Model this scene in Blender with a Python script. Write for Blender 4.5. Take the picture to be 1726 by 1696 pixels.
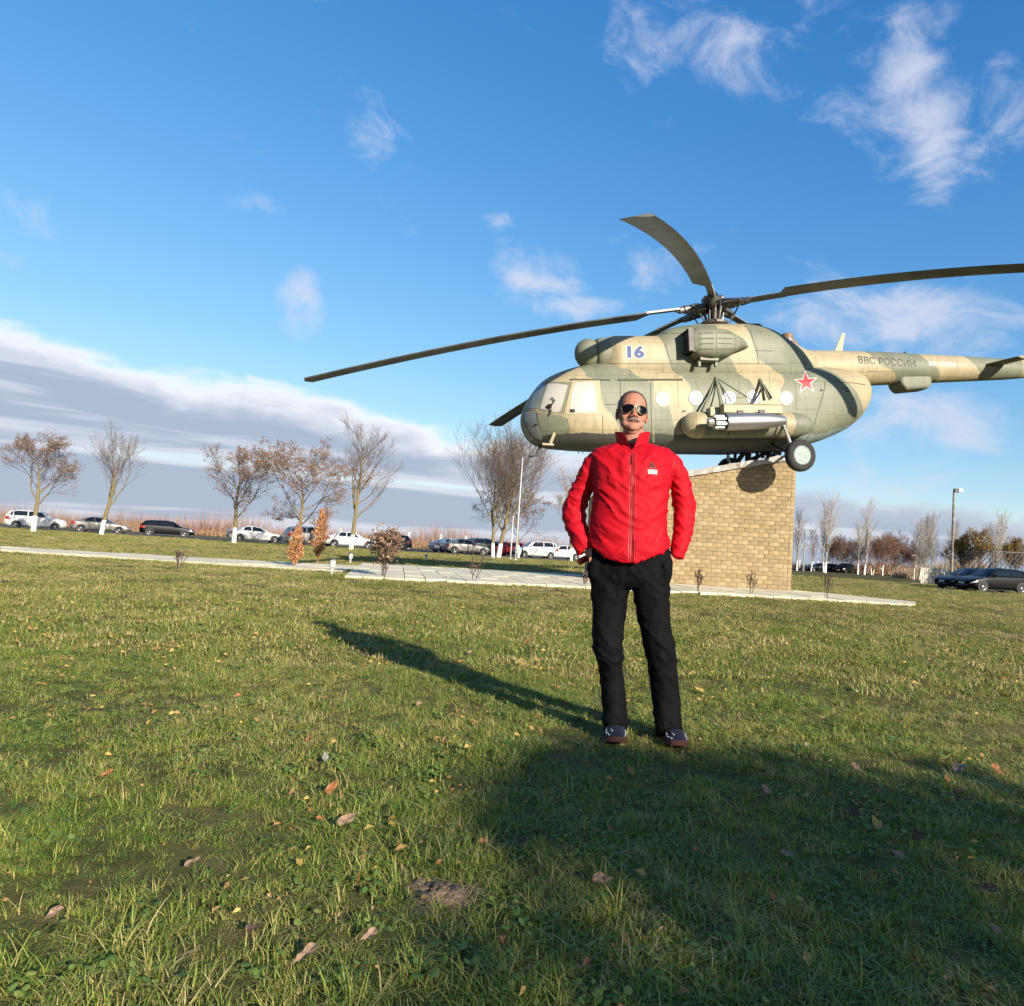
import bpy, bmesh, math, random
import numpy as np
from mathutils import Vector, Matrix
from mathutils.bvhtree import BVHTree

for _o in list(bpy.data.objects): bpy.data.objects.remove(_o)
SC = bpy.context.scene
COL = SC.collection
RAD = math.radians
rng = np.random.default_rng(7)
random.seed(7)

# ------------------------------------------------------------------ camera
F, CX, CY, CAMH = 1202.0, 1090.0, 848.0, 0.92      # photo-pixel focal length, principal point, eye height
PITCH, ROLL = math.atan(88 / 1202), RAD(3.4)
cam_d = bpy.data.cameras.new('camera'); cam = bpy.data.objects.new('camera', cam_d); COL.objects.link(cam)
cam_d.sensor_fit = 'HORIZONTAL'; cam_d.sensor_width = 36
cam_d.lens = F / 1726 * 36; cam_d.shift_x = -(CX - 863) / 1726; cam_d.shift_y = 0
cam_d.clip_start = 0.05; cam_d.clip_end = 20000
RM = Matrix.Rotation(math.pi / 2 + PITCH, 3, 'X') @ Matrix.Rotation(ROLL, 3, 'Z')
cam.matrix_world = Matrix.Translation((0, 0, CAMH)) @ RM.to_4x4()
SC.camera = cam
RN = np.array(RM); CAM = np.array([0, 0, CAMH])

# ------------------------------------------------------------------ sun and sky
SUN_EL, SUN_AZ = RAD(19.0), RAD(139.8)      # azimuth clockwise from +Y
SUNV = Vector((math.sin(SUN_AZ) * math.cos(SUN_EL), math.cos(SUN_AZ) * math.cos(SUN_EL), math.sin(SUN_EL)))
sun_d = bpy.data.lights.new('sun', 'SUN'); sun = bpy.data.objects.new('sun', sun_d); COL.objects.link(sun)
sun_d.energy = 5.0; sun_d.angle = RAD(0.53); sun_d.color = (1.0, 0.90, 0.76)
sun.rotation_euler = SUNV.to_track_quat('Z', 'Y').to_euler(); sun.location = SUNV * 60
EXPOSURE = 1.05
SKY_STRENGTH = 0.076

def sky_dir(px, py):
    d = RN @ np.array([(px - CX) / F, -(py - CY) / F, -1.0]); return math.atan2(d[0], d[1]), math.atan2(d[2], math.hypot(d[0], d[1]))
CLOUDS = []
for px, py, w_, h_, a_ in ((895, 447, 95, 38, .16), (945, 507, 110, 34, .15), (1105, 465, 65, 50, .13), (835, 378, 45, 26, .10), (1140, 105, 130, 100, .095), (1390, 85, 190, 80, .10), (1540, 175, 90, 75, .09), (1625, 240, 95, 85, .10), (1440, 525, 150, 55, .16), (1610, 545, 120, 70, .16), (512, 510, 40, 65, .15), (615, 245, 45, 40, .09), (1560, 710, 170, 55, .16), (40, 395, 70, 70, .13), (410, 320, 60, 40, .09)):
    CLOUDS.append((*sky_dir(px, py), w_ / F, h_ / F, a_))
def build_world():
    w = bpy.data.worlds.new('World'); SC.world = w; w.use_nodes = True
    nt = w.node_tree; N = nt.nodes; L = nt.links; N.clear()
    def nd(t, **k):
        n = N.new(t)
        for a, b in k.items(): setattr(n, a, b)
        return n
    def math_(op, a, b=None, c=None):
        n = nd('ShaderNodeMath', operation=op)
        for i, v in enumerate((a, b, c)):
            if v is None: continue
            if isinstance(v, (int, float)): n.inputs[i].default_value = v
            else: L.new(v, n.inputs[i])
        return n.outputs[0]
    def mapr(v, a, b, c=0.0, d=1.0, smooth=True):
        n = nd('ShaderNodeMapRange'); n.interpolation_type = 'SMOOTHSTEP' if smooth else 'LINEAR'
        L.new(v, n.inputs[0])
        for i, q in enumerate((a, b, c, d)): n.inputs[i + 1].default_value = q
        return n.outputs[0]
    sky = nd('ShaderNodeTexSky'); sky.sky_type = 'NISHITA'; sky.sun_disc = False
    sky.sun_elevation = SUN_EL; sky.sun_rotation = SUN_AZ
    sky.air_density = 1.15; sky.dust_density = 0.25; sky.ozone_density = 4.5; sky.altitude = 0
    hsv = nd('ShaderNodeHueSaturation'); hsv.inputs['Saturation'].default_value = 1.06; hsv.inputs['Value'].default_value = 1.75
    L.new(sky.outputs[0], hsv.inputs['Color'])
    # soft shoulder: keeps the bright air near the horizon from bleaching out
    vm = nd('ShaderNodeVectorMath', operation='MULTIPLY'); L.new(hsv.outputs[0], vm.inputs[0]); vm.inputs[1].default_value = (.085,) * 3
    va = nd('ShaderNodeVectorMath', operation='ADD'); L.new(vm.outputs[0], va.inputs[0]); va.inputs[1].default_value = (1, 1, 1)
    vd = nd('ShaderNodeVectorMath', operation='DIVIDE'); L.new(hsv.outputs[0], vd.inputs[0]); L.new(va.outputs[0], vd.inputs[1])
    h2 = nd('ShaderNodeHueSaturation'); h2.inputs['Hue'].default_value = .510; h2.inputs['Saturation'].default_value = 1.22; h2.inputs['Value'].default_value = 1.16; L.new(vd.outputs[0], h2.inputs['Color']); skyc = h2.outputs[0]
    tc = nd('ShaderNodeTexCoord')
    sep = nd('ShaderNodeSeparateXYZ'); L.new(tc.outputs['Generated'], sep.inputs[0])
    x, y, z = sep.outputs
    az = math_('ARCTAN2', x, y); el = math_('ARCSINE', math_('MINIMUM', math_('MAXIMUM', z, -1.0), 1.0))
    def noise(sx, sy, ox, oy, scale, detail, rough, dist=0.0):
        cmb = nd('ShaderNodeCombineXYZ')
        L.new(math_('MULTIPLY_ADD', az, sx, ox), cmb.inputs[0]); L.new(math_('MULTIPLY_ADD', el, sy, oy), cmb.inputs[1])
        n = nd('ShaderNodeTexNoise'); n.inputs['Scale'].default_value = scale; n.inputs['Detail'].default_value = detail
        n.inputs['Roughness'].default_value = rough; n.inputs['Distortion'].default_value = dist
        L.new(cmb.outputs[0], n.inputs['Vector']); return n.outputs[0]
    # low stratocumulus bank: lumpy upper edge, strung out along the horizon
    lump = noise(3.0, 9.0, 2.3, 0.4, 1.6, 7, 0.55, 0.3)
    stripes = noise(1.3, 16.0, 5.1, 1.0, 1.5, 6, 0.55, 0.4)
    fine = noise(8.0, 16.0, 1.0, 7.0, 2.2, 6, 0.6, 0.5)
    # bank top is higher towards the west (-az), lower towards the east
    top = math_('MULTIPLY_ADD', az, -0.10, 0.128)
    top = math_('ADD', top, math_('MULTIPLY_ADD', lump, 0.10, -0.05))
    top = math_('ADD', top, math_('MULTIPLY_ADD', fine, 0.030, -0.015))
    below = math_('SUBTRACT', top, el)                    # >0 inside the bank
    bank = mapr(below, -0.004, 0.022)
    gaps = mapr(stripes, 0.27, 0.41)
    westness = mapr(az, 0.10, -0.25)
    gapmask = math_('MAXIMUM', gaps, math_('MULTIPLY', westness, mapr(below, 0.062, 0.045)))
    gapmask = math_('MAXIMUM', gapmask, mapr(el, .062, .045))
    bank = math_('MULTIPLY', bank, gapmask)
    lit = mapr(below, 0.055, 0.004)                       # rim that faces the sun
    rim2 = math_('MULTIPLY', mapr(stripes, 0.52, 0.40), 0.42)
    lit = math_('MAXIMUM', math_('MULTIPLY', lit, math_('MULTIPLY_ADD', westness, 0.75, 0.25)), rim2)
    # fair-weather puffs and wisps higher up
    puff = noise(4.2, 7.0, 3.7, 2.1, 1.9, 8, 0.62, 0.6)
    big = noise(1.5, 2.6, 0.3, 4.0, 1.3, 2, 0.5)
    pd = math_('ADD', math_('MULTIPLY', puff, 0.62), math_('MULTIPLY', big, 0.38))
    eastb = mapr(az, -0.1, 0.45, -0.038, 0.035)
    pd = math_('ADD', pd, eastb)
    # the cumulus scraps seen round the rotor and to the upper right: (azimuth, elevation, half-widths, strength)
    for (a0, e0, sa, se, amp) in CLOUDS:
        da = math_('DIVIDE', math_('SUBTRACT', az, a0), sa); de = math_('DIVIDE', math_('SUBTRACT', el, e0), se)
        r2 = math_('ADD', math_('MULTIPLY', da, da), math_('MULTIPLY', de, de))
        pd = math_('ADD', pd, math_('MULTIPLY', mapr(r2, 1.6, 0.0), amp))
    puffs = math_('MULTIPLY', mapr(pd, 0.55, 0.78), 0.80)
    def mixc(fac, a, b):
        m = nd('ShaderNodeMix', data_type='RGBA'); 
        L.new(fac, m.inputs[0])
        for s, v in ((6, a), (7, b)):
            if isinstance(v, tuple): m.inputs[s].default_value = v
            else: L.new(v, m.inputs[s])
        return m.outputs[2]
    K = 0.60 / SKY_STRENGTH
    c_dark = tuple(v * K for v in (0.325, 0.385, 0.50)) + (1,)
    c_lit = tuple(v * K for v in (0.86, 0.84, 0.88)) + (1,)
    c_puff = tuple(v * K for v in (0.58, 0.61, 0.72)) + (1,)
    bankc = mixc(lit, c_dark, c_lit)
    base = mixc(puffs, skyc, c_puff)
    base = mixc(math_('MULTIPLY', bank, 0.93), base, bankc)
    bg = nd('ShaderNodeBackground'); bg.inputs['Strength'].default_value = SKY_STRENGTH
    L.new(base, bg.inputs['Color'])
    out = nd('ShaderNodeOutputWorld'); L.new(bg.outputs[0], out.inputs[0])
build_world()
SC.view_settings.view_transform = 'Standard'; SC.view_settings.look = 'None'
SC.view_settings.exposure = EXPOSURE; SC.view_settings.gamma = 1.0
SC.view_settings.use_curve_mapping = False
SC.render.engine = 'CYCLES'

# ------------------------------------------------------------------ pixel <-> place helpers
def ray(px, py):
    d = RN @ np.array([(px - CX) / F, -(py - CY) / F, -1.0]); return d / d[1]
def atY(px, py, Y): return CAM + ray(px, py) * Y
def mound(x, y):
    return 0.137 * np.exp(-(((x - 1.0) / 11.0) ** 2 + ((y - 20.0) / 7.5) ** 2)) - 0.12 * (1 / (1 + np.exp(-(x - 14) / 4.0))) * (1 / (1 + np.exp(-(y - 34) / 4.0)))
def gnd(px, py):
    d = ray(px, py); z = 0.0
    for _ in range(12):
        p = CAM + d * ((z - CAMH) / d[2]); z = float(mound(p[0], p[1]))
    return p
def proj(p):
    q = RN.T @ (np.asarray(p, float) - CAM); return CX + F * q[0] / -q[2], CY - F * q[1] / -q[2]

# ------------------------------------------------------------------ noise
def _hash(i, j, k, s):
    h = (i * 374761393 + j * 668265263 + k * 2147483647 + s * 1274126177) & 0xffffffff
    h = ((h ^ (h >> 13)) * 1274126177) & 0xffffffff
    return ((h ^ (h >> 16)) & 0xffff) / 65535.0
def vnoise(P, seed=0):
    P = np.asarray(P, float); I = np.floor(P).astype(np.int64); f = P - I; f = f * f * (3 - 2 * f)
    r = 0
    for a in (0, 1):
        for b in (0, 1):
            for c in (0, 1):
                w = (f[:, 0] if a else 1 - f[:, 0]) * (f[:, 1] if b else 1 - f[:, 1]) * (f[:, 2] if c else 1 - f[:, 2])
                r = r + w * _hash(I[:, 0] + a, I[:, 1] + b, I[:, 2] + c, seed)
    return r * 2 - 1
def fbm(P, oct=3, seed=0):
    P = np.asarray(P, float); r = 0; a = 1.0; t = 0
    for o in range(oct): r = r + a * vnoise(P * 2 ** o + 17.3 * o, seed + o); t += a; a *= 0.5
    return r / t

# ------------------------------------------------------------------ materials
MATS = {}
ALB = .58        # photograph is exposed for the lawn; man-made surfaces carry their lower real reflectance
def mat(name, col=(.5, .5, .5), rough=.6, metal=0., vary=0., vscale=6., bump=0., bscale=40., bdist=.01, attr=None,
        spec=.5, trans=0., coat=0., second=None, sscale=3., srange=(.45, .6), stretch=None, sheen=0.):
    if name in MATS: return MATS[name]
    col = tuple(c * ALB for c in col); second = tuple(c * ALB for c in second) if second else None
    m = bpy.data.materials.new(name); m.use_nodes = True; nt = m.node_tree; N = nt.nodes; L = nt.links
    b = N['Principled BSDF']; b.inputs['Roughness'].default_value = rough; b.inputs['Metallic'].default_value = metal
    b.inputs['Specular IOR Level'].default_value = spec
    if trans: b.inputs['Transmission Weight'].default_value = trans
    if coat: b.inputs['Coat Weight'].default_value = coat; b.inputs['Coat Roughness'].default_value = .08
    if sheen: b.inputs['Sheen Weight'].default_value = sheen
    tc = N.new('ShaderNodeTexCoord'); vec = tc.outputs['Object']
    if stretch:
        mp = N.new('ShaderNodeMapping'); mp.inputs['Scale'].default_value = stretch; L.new(vec, mp.inputs[0]); vec = mp.outputs[0]
    def noise(sc, det=5, ro=.6):
        n = N.new('ShaderNodeTexNoise'); n.inputs['Scale'].default_value = sc; n.inputs['Detail'].default_value = det
        n.inputs['Roughness'].default_value = ro; L.new(vec, n.inputs['Vector']); return n.outputs[0]
    if attr:
        a = N.new('ShaderNodeAttribute'); a.attribute_name = attr; cur = a.outputs['Color']
    else:
        r = N.new('ShaderNodeRGB'); r.outputs[0].default_value = (*col, 1); cur = r.outputs[0]
    if second:
        mr = N.new('ShaderNodeMapRange'); mr.interpolation_type = 'SMOOTHSTEP'; L.new(noise(sscale, 6), mr.inputs[0])
        mr.inputs[1].default_value, mr.inputs[2].default_value = srange
        mx = N.new('ShaderNodeMix'); mx.data_type = 'RGBA'; L.new(mr.outputs[0], mx.inputs[0]); L.new(cur, mx.inputs[6])
        mx.inputs[7].default_value = (*second, 1); cur = mx.outputs[2]
    if vary:
        mr = N.new('ShaderNodeMapRange'); L.new(noise(vscale), mr.inputs[0])
        mr.inputs[1].default_value, mr.inputs[2].default_value = .3, .7
        mr.inputs[3].default_value, mr.inputs[4].default_value = 1 - vary, 1 + vary
        h = N.new('ShaderNodeHueSaturation'); L.new(mr.outputs[0], h.inputs['Value']); L.new(cur, h.inputs['Color']); cur = h.outputs[0]
    L.new(cur, b.inputs['Base Color'])
    if bump:
        bp = N.new('ShaderNodeBump'); bp.inputs['Strength'].default_value = bump; bp.inputs['Distance'].default_value = bdist
        L.new(noise(bscale, 4, .55), bp.inputs['Height']); L.new(bp.outputs[0], b.inputs['Normal'])
    MATS[name] = m; return m

# ------------------------------------------------------------------ mesh building
def mesh_obj(name, V, Fc, m=None, parent=None, smooth=False, cols=None, link=True):
    me = bpy.data.meshes.new(name)
    V = np.asarray(V, float).reshape(-1, 3)
    me.from_pydata(V.tolist(), [], [tuple(int(i) for i in f) for f in Fc] if not isinstance(Fc, np.ndarray) else Fc.tolist())
    if m is not None: me.materials.append(m)
    if smooth: me.polygons.foreach_set('use_smooth', [True] * len(me.polygons))
    if cols is not None:
        a = me.color_attributes.new('col', 'FLOAT_COLOR', 'POINT')
        c = np.ones((len(V), 4)); c[:, :3] = cols; a.data.foreach_set('color', c.ravel())
    me.update()
    o = bpy.data.objects.new(name, me)
    if link: COL.objects.link(o)
    if parent is not None: o.parent = parent
    return o
def tag(o, label, cat, group=None, kind=None):
    if label: o['label'] = label
    if cat: o['category'] = cat
    if group: o['group'] = group
    if kind: o['kind'] = kind
    return o
def empty(name, loc, label, cat, rz=0., group=None, mw=None):
    o = bpy.data.objects.new(name, None); COL.objects.link(o); o.empty_display_size = .2
    if mw is not None: o.matrix_world = mw
    else: o.location = tuple(float(v) for v in loc); o.rotation_euler = (0, 0, rz)
    return tag(o, label, cat, group)
def structure(o): o['kind'] = 'structure'; return o
def copy_tree(o, parent=None):
    c = o.copy(); COL.objects.link(c); c.parent = parent
    for ch in list(o.children): copy_tree(ch, c)
    return c

class MB:
    def __init__(s): s.v = []; s.f = []; s.n = 0
    def add(s, V, Fc):
        V = np.asarray(V, float).reshape(-1, 3); s.v.append(V)
        s.f.extend([tuple(int(i) + s.n for i in f) for f in Fc]); s.n += len(V); return s
    def box(s, c, d, R=None, taper=1.0):
        x, y, z = d[0] / 2, d[1] / 2, d[2] / 2
        V = np.array([[a * x * (taper if cc > 0 else 1), b * y * (taper if cc > 0 else 1), cc * z] for cc in (-1, 1) for b in (-1, 1) for a in (-1, 1)])
        if R is not None: V = V @ np.array(R).T
        return s.add(V + np.array(c), [(0, 2, 3, 1), (4, 5, 7, 6), (0, 1, 5, 4), (2, 6, 7, 3), (0, 4, 6, 2), (1, 3, 7, 5)])
    def rings(s, rings, cap=True, close=True):
        n = len(rings[0]); V = np.concatenate(rings); Fc = []
        for i in range(len(rings) - 1):
            for j in range(n if close else n - 1):
                k = (j + 1) % n; Fc.append((i * n + j, i * n + k, (i + 1) * n + k, (i + 1) * n + j))
        if cap: Fc.append(tuple(range(n))[::-1]); Fc.append(tuple(range((len(rings) - 1) * n, len(rings) * n)))
        return s.add(V, Fc)
    def tube(s, pts, r, n=8, cap=True):
        pts = [np.array(p, float) for p in pts]
        if np.isscalar(r): r = [r] * len(pts)
        rs = []; prev = None
        for i, p in enumerate(pts):
            t = pts[min(i + 1, len(pts) - 1)] - pts[max(i - 1, 0)]; t = t / (np.linalg.norm(t) + 1e-9)
            if prev is None:
                a = np.array([0, 0, 1.0]) if abs(t[2]) < .9 else np.array([1.0, 0, 0])
            else: a = prev
            u = a - t * (a @ t); u /= np.linalg.norm(u) + 1e-9; v = np.cross(t, u); prev = u
            th = np.arange(n) * 2 * math.pi / n
            rs.append(p + r[i] * (np.outer(np.cos(th), u) + np.outer(np.sin(th), v)))
        return s.rings(rs, cap)
    def lathe(s, c, axis, prof, n=24, cap=True):
        axis = np.array(axis, float); axis /= np.linalg.norm(axis)
        a = np.array([0, 0, 1.0]) if abs(axis[2]) < .9 else np.array([1.0, 0, 0])
        u = a - axis * (a @ axis); u /= np.linalg.norm(u); v = np.cross(axis, u); th = np.arange(n) * 2 * math.pi / n
        return s.rings([np.array(c) + axis * h + max(rr, 1e-4) * (np.outer(np.cos(th), u) + np.outer(np.sin(th), v)) for h, rr in prof], cap)
    def ell(s, c, r, R=None, n=16, m=10):
        rs = []
        for i in range(m + 1):
            ph = -math.pi / 2 + math.pi * i / m; cr = max(math.cos(ph), 1e-3)
            th = np.arange(n) * 2 * math.pi / n
            V = np.stack([np.cos(th) * cr * r[0], np.sin(th) * cr * r[1], np.full(n, math.sin(ph) * r[2])], 1)
            if R is not None: V = V @ np.array(R).T
            rs.append(V + np.array(c))
        return s.rings(rs)
    def build(s, name, m, parent=None, smooth=False, cols=None):
        return mesh_obj(name, np.concatenate(s.v), s.f, m, parent, smooth, cols)
def auto_smooth(o, ang=40):
    o.data.polygons.foreach_set('use_smooth', [True] * len(o.data.polygons))
    bm = bmesh.new(); bm.from_mesh(o.data)
    for e in bm.edges:
        if len(e.link_faces) == 2 and e.calc_face_angle(0) > RAD(ang): e.smooth = False
    bm.to_mesh(o.data); bm.free(); return o
def remeshed(mb, voxel, smooth_it=4, factor=.5):
    """fuse the closed pieces of mb into one continuous surface; returns verts, faces"""
    o = mesh_obj('fuse', np.concatenate(mb.v), mb.f)
    bm = bmesh.new(); bm.from_mesh(o.data); bmesh.ops.recalc_face_normals(bm, faces=bm.faces); bm.to_mesh(o.data); bm.free()
    md = o.modifiers.new('r', 'REMESH'); md.mode = 'VOXEL'; md.voxel_size = voxel
    if smooth_it:
        sm = o.modifiers.new('s', 'SMOOTH'); sm.factor = factor; sm.iterations = smooth_it
    dg = bpy.context.evaluated_depsgraph_get(); e = o.evaluated_get(dg); me = e.to_mesh()
    V = np.empty(len(me.vertices) * 3); me.vertices.foreach_get('co', V); V = V.reshape(-1, 3)
    Nn = np.empty(len(me.vertices) * 3); me.vertices.foreach_get('normal', Nn); Nn = Nn.reshape(-1, 3)
    Fc = [tuple(p.vertices) for p in me.polygons]
    e.to_mesh_clear(); dd = o.data; bpy.data.objects.remove(o); bpy.data.meshes.remove(dd)
    return V, Fc, Nn
class Caster:
    """drops photo pixels onto a built surface (frame: matrix world->local)"""
    def __init__(s, V, Fc, M=None):
        s.t = BVHTree.FromPolygons([Vector(v) for v in V], [tuple(f) for f in Fc]); s.M = M
    def hit(s, px, py, off=.004):
        o = Vector(CAM); d = Vector(ray(px, py))
        if s.M is not None: o2 = s.M @ o; d = (s.M @ (o + d)) - o2; o = o2
        h = s.t.ray_cast(o, d.normalized())
        if h[0] is None: return None
        n = h[1]
        if n.dot(d) > 0: n = -n
        return np.array(h[0] + n * off)
def decal(name, polys, caster, m, parent, off=.004, cuts=2, fallback=None, label=None, thick=0.):
    """polys: list of 2-D photo outlines -> one thin plate lying on the surface"""
    bm = bmesh.new()
    for P in polys:
        vs = [bm.verts.new((p[0], p[1], 0)) for p in P]
        try: bm.faces.new(vs)
        except ValueError: pass
    return _decal_bm(name, bm, caster, m, parent, off, cuts, thick)
def _decal_bm(name, bm, caster, m, parent, off, cuts, thick=0.):
    bmesh.ops.triangulate(bm, faces=bm.faces)
    for _ in range(cuts):
        bmesh.ops.subdivide_edges(bm, edges=bm.edges[:], cuts=1, use_grid_fill=True)
        bmesh.ops.triangulate(bm, faces=bm.faces)
    dead = []
    for v in bm.verts:
        h = caster.hit(v.co.x, v.co.y, off)
        if h is None: dead.append(v)
        else: v.co = h
    bmesh.ops.delete(bm, geom=dead, context='VERTS')
    if thick:
        r = bmesh.ops.extrude_face_region(bm, geom=bm.faces[:])
        bmesh.ops.recalc_face_normals(bm, faces=bm.faces)
    me = bpy.data.meshes.new(name); bm.to_mesh(me); bm.free(); me.materials.append(m)
    o = bpy.data.objects.new(name, me); COL.objects.link(o); o.parent = parent; return o
def seam(name, lines, caster, m, parent, w=.6, off=.003, step=6.):
    """thin dark joints: each line a photo polyline, laid as a narrow strip on the surface"""
    out = None
    for ln in lines:
        polys = []; pts = []
        for (a, b) in zip(ln[:-1], ln[1:]):
            n = max(1, int(math.hypot(b[0] - a[0], b[1] - a[1]) / step))
            for i in range(n): pts.append((a[0] + (b[0] - a[0]) * i / n, a[1] + (b[1] - a[1]) * i / n))
        pts.append(ln[-1])
        for a, b in zip(pts[:-1], pts[1:]):
            dx, dy = b[0] - a[0], b[1] - a[1]; l = math.hypot(dx, dy) + 1e-9; nx, ny = -dy / l * w / 2, dx / l * w / 2
            q = [(a[0] + nx, a[1] + ny), (b[0] + nx, b[1] + ny), (b[0] - nx, b[1] - ny), (a[0] - nx, a[1] - ny)]
            if polys: q[0], q[3] = polys[-1][1], polys[-1][2]
            polys.append(q)
        bm = bmesh.new(); V = {}
        for q in polys:
            vs = []
            for p in q:
                k = (round(p[0], 4), round(p[1], 4))
                if k not in V: V[k] = bm.verts.new((p[0], p[1], 0))
                vs.append(V[k])
            bm.faces.new(vs)
        out = _decal_bm(name, bm, caster, m, parent, off, 0)
    return out
def text_bm(txt, fn, bold=0.):
    """letters as a 2-D mesh mapped to photo pixels by fn(x,y) (x in 0..1 over the word, y in cap heights)"""
    cu = bpy.data.curves.new('t', 'FONT'); cu.body = txt; cu.size = 1; cu.offset = bold; cu.resolution_u = 3
    o = bpy.data.objects.new('t', cu); COL.objects.link(o)
    dg = bpy.context.evaluated_depsgraph_get(); me = bpy.data.meshes.new_from_object(o.evaluated_get(dg))
    bm = bmesh.new(); bm.from_mesh(me)
    bpy.data.objects.remove(o); bpy.data.curves.remove(cu); bpy.data.meshes.remove(me)
    xs = [v.co.x for v in bm.verts]; ys = [v.co.y for v in bm.verts]
    x0, x1, y0, y1 = min(xs), max(xs), min(ys), max(ys)
    for v in bm.verts:
        p = fn((v.co.x - x0) / (x1 - x0), (v.co.y - y0) / (y1 - y0)); v.co = (p[0], p[1], 0)
    return bm
def pip(P, poly):
    x, y = P[:, 0], P[:, 1]; r = np.zeros(len(P), bool); n = len(poly)
    for i in range(n):
        (x1, y1), (x2, y2) = poly[i], poly[(i + 1) % n]
        if y1 == y2: continue
        c = ((y1 > y) != (y2 > y)) & (x < (x2 - x1) * (y - y1) / (y2 - y1) + x1); r ^= c
    return r
# ================================================================== ground, lawn, paths
def ground_h(x, y):
    x = np.asarray(x, float); y = np.asarray(y, float)
    P = np.stack([x, y, 0 * x], -1).reshape(-1, 3)
    near = np.clip(1.5 - np.hypot(P[:, 0], P[:, 1]) / 14, 0, 1)
    n = fbm(P * 1.7, 3, 3) * .012 + fbm(P * 7, 2, 9) * .006
    return (mound(x.ravel(), y.ravel()) + n * near).reshape(x.shape)

def lawn_material():
    m = bpy.data.materials.new('lawn_ground'); m.use_nodes = True; nt = m.node_tree; N = nt.nodes; L = nt.links
    b = N['Principled BSDF']; b.inputs['Roughness'].default_value = .95; b.inputs['Specular IOR Level'].default_value = .1
    g = N.new('ShaderNodeNewGeometry')
    def noise(s, d=5, r=.6):
        n = N.new('ShaderNodeTexNoise'); n.inputs['Scale'].default_value = s; n.inputs['Detail'].default_value = d
        n.inputs['Roughness'].default_value = r; L.new(g.outputs['Position'], n.inputs['Vector']); return n.outputs[0]
    def ramp(v, stops):
        r = N.new('ShaderNodeValToRGB'); L.new(v, r.inputs[0]); e = r.color_ramp.elements
        while len(e) < len(stops): e.new(.5)
        for q, (p, c) in zip(e, stops): q.position = p; q.color = (*c, 1)
        return r.outputs[0]
    def mix(f, a, c2):
        mx = N.new('ShaderNodeMix'); mx.data_type = 'RGBA'; L.new(f, mx.inputs[0]) if not isinstance(f, float) else None
        L.new(a, mx.inputs[6]); L.new(c2, mx.inputs[7]); return mx.outputs[2]
    grass = ramp(noise(6, 8, .7), [(.28, (.045, .042, .014)), (.45, (.080, .078, .026)), (.6, (.125, .110, .040)), (.75, (.18, .14, .065))])
    soil = ramp(noise(30, 6, .7), [(.3, (.05, .035, .02)), (.7, (.15, .105, .06))])
    patch = ramp(noise(.55, 5, .62), [(.52, (0, 0, 0)), (.68, (1, 1, 1))])
    dry = ramp(noise(14, 6, .7), [(.3, (.11, .085, .035)), (.7, (.20, .155, .07))])
    c = mix(patch, grass, dry)
    # bare soil near the plinth kerb and in scuffs
    sc = ramp(noise(1.9, 4, .6), [(.63, (0, 0, 0)), (.70, (1, 1, 1))])
    c = mix(sc, c, soil)
    L.new(c, b.inputs['Base Color'])
    bp = N.new('ShaderNodeBump'); bp.inputs['Strength'].default_value = .8; bp.inputs['Distance'].default_value = .03
    L.new(noise(40, 6, .7), bp.inputs['Height']); L.new(bp.outputs[0], b.inputs['Normal'])
    return m

def build_ground():
    def axis(a, b, fine, n):
        t = np.linspace(0, 1, n); return t
    xs = np.sinh(np.linspace(-7.2, 7.2, 301)) * 3.0
    ys = np.concatenate([-np.sinh(np.linspace(6.5, .2, 60)) * 3.0, np.sinh(np.linspace(0.2, 7.4, 240)) * 2.6])
    X, Y = np.meshgrid(xs, ys); Z = ground_h(X, Y)
    V = np.stack([X, Y, Z], -1).reshape(-1, 3); nx = len(xs)
    i, j = np.meshgrid(np.arange(len(ys) - 1), np.arange(nx - 1), indexing='ij'); a = (i * nx + j).ravel()
    Fc = np.stack([a, a + 1, a + nx + 1, a + nx], 1)
    o = mesh_obj('ground', V, Fc, lawn_material(), smooth=True); structure(o)
    tag(o, 'wide autumn lawn of green and straw coloured turf', None)
build_ground()

def strip(name, pts, m, lift=.012, sub=1):
    """flat sheet over the ground through plan points (convex polygon)"""
    bm = bmesh.new(); vs = [bm.verts.new((p[0], p[1], 0)) for p in pts]; bm.faces.new(vs)
    bmesh.ops.triangulate(bm, faces=bm.faces)
    for _ in range(sub):
        bmesh.ops.subdivide_edges(bm, edges=bm.edges[:], cuts=1, use_grid_fill=True); bmesh.ops.triangulate(bm, faces=bm.faces)
    for v in bm.verts: v.co.z = float(mound(v.co.x, v.co.y)) + lift
    me = bpy.data.meshes.new(name); bm.to_mesh(me); bm.free(); me.materials.append(m)
    o = bpy.data.objects.new(name, me); COL.objects.link(o); return structure(o)
M_ASPH = mat('asphalt', (.085, .08, .075), .9, vary=.25, vscale=2, bump=.3, bscale=60)
M_DRY = mat('dry_field', (.21, .15, .085), .95, vary=.35, vscale=.4, second=(.12, .10, .05), sscale=.15)
tag(strip('parking_lot', [(-95, 62), (-6, 66), (1, 84), (-95, 80)], M_ASPH, .02, 3), 'asphalt car park strip under the row of cars', None)
tag(strip('parking_lot', [(17.5, 42.5), (70, 38), (90, 52), (19, 52)], M_ASPH, .02, 3), 'asphalt car park strip under the black cars', None)
tag(strip('field', [(-900, 95), (900, 150), (900, 900), (-900, 900)], M_DRY, .05, 4), 'dry straw coloured field beyond the car park', None)
tag(strip('footpath', [(23.5, 112), (60, 108), (60, 109.5), (23.5, 114)], mat('pale_gravel', (.45, .43, .38), .9, vary=.2), .03, 2), 'pale gravel footpath before the orchard trees', None)

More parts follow.
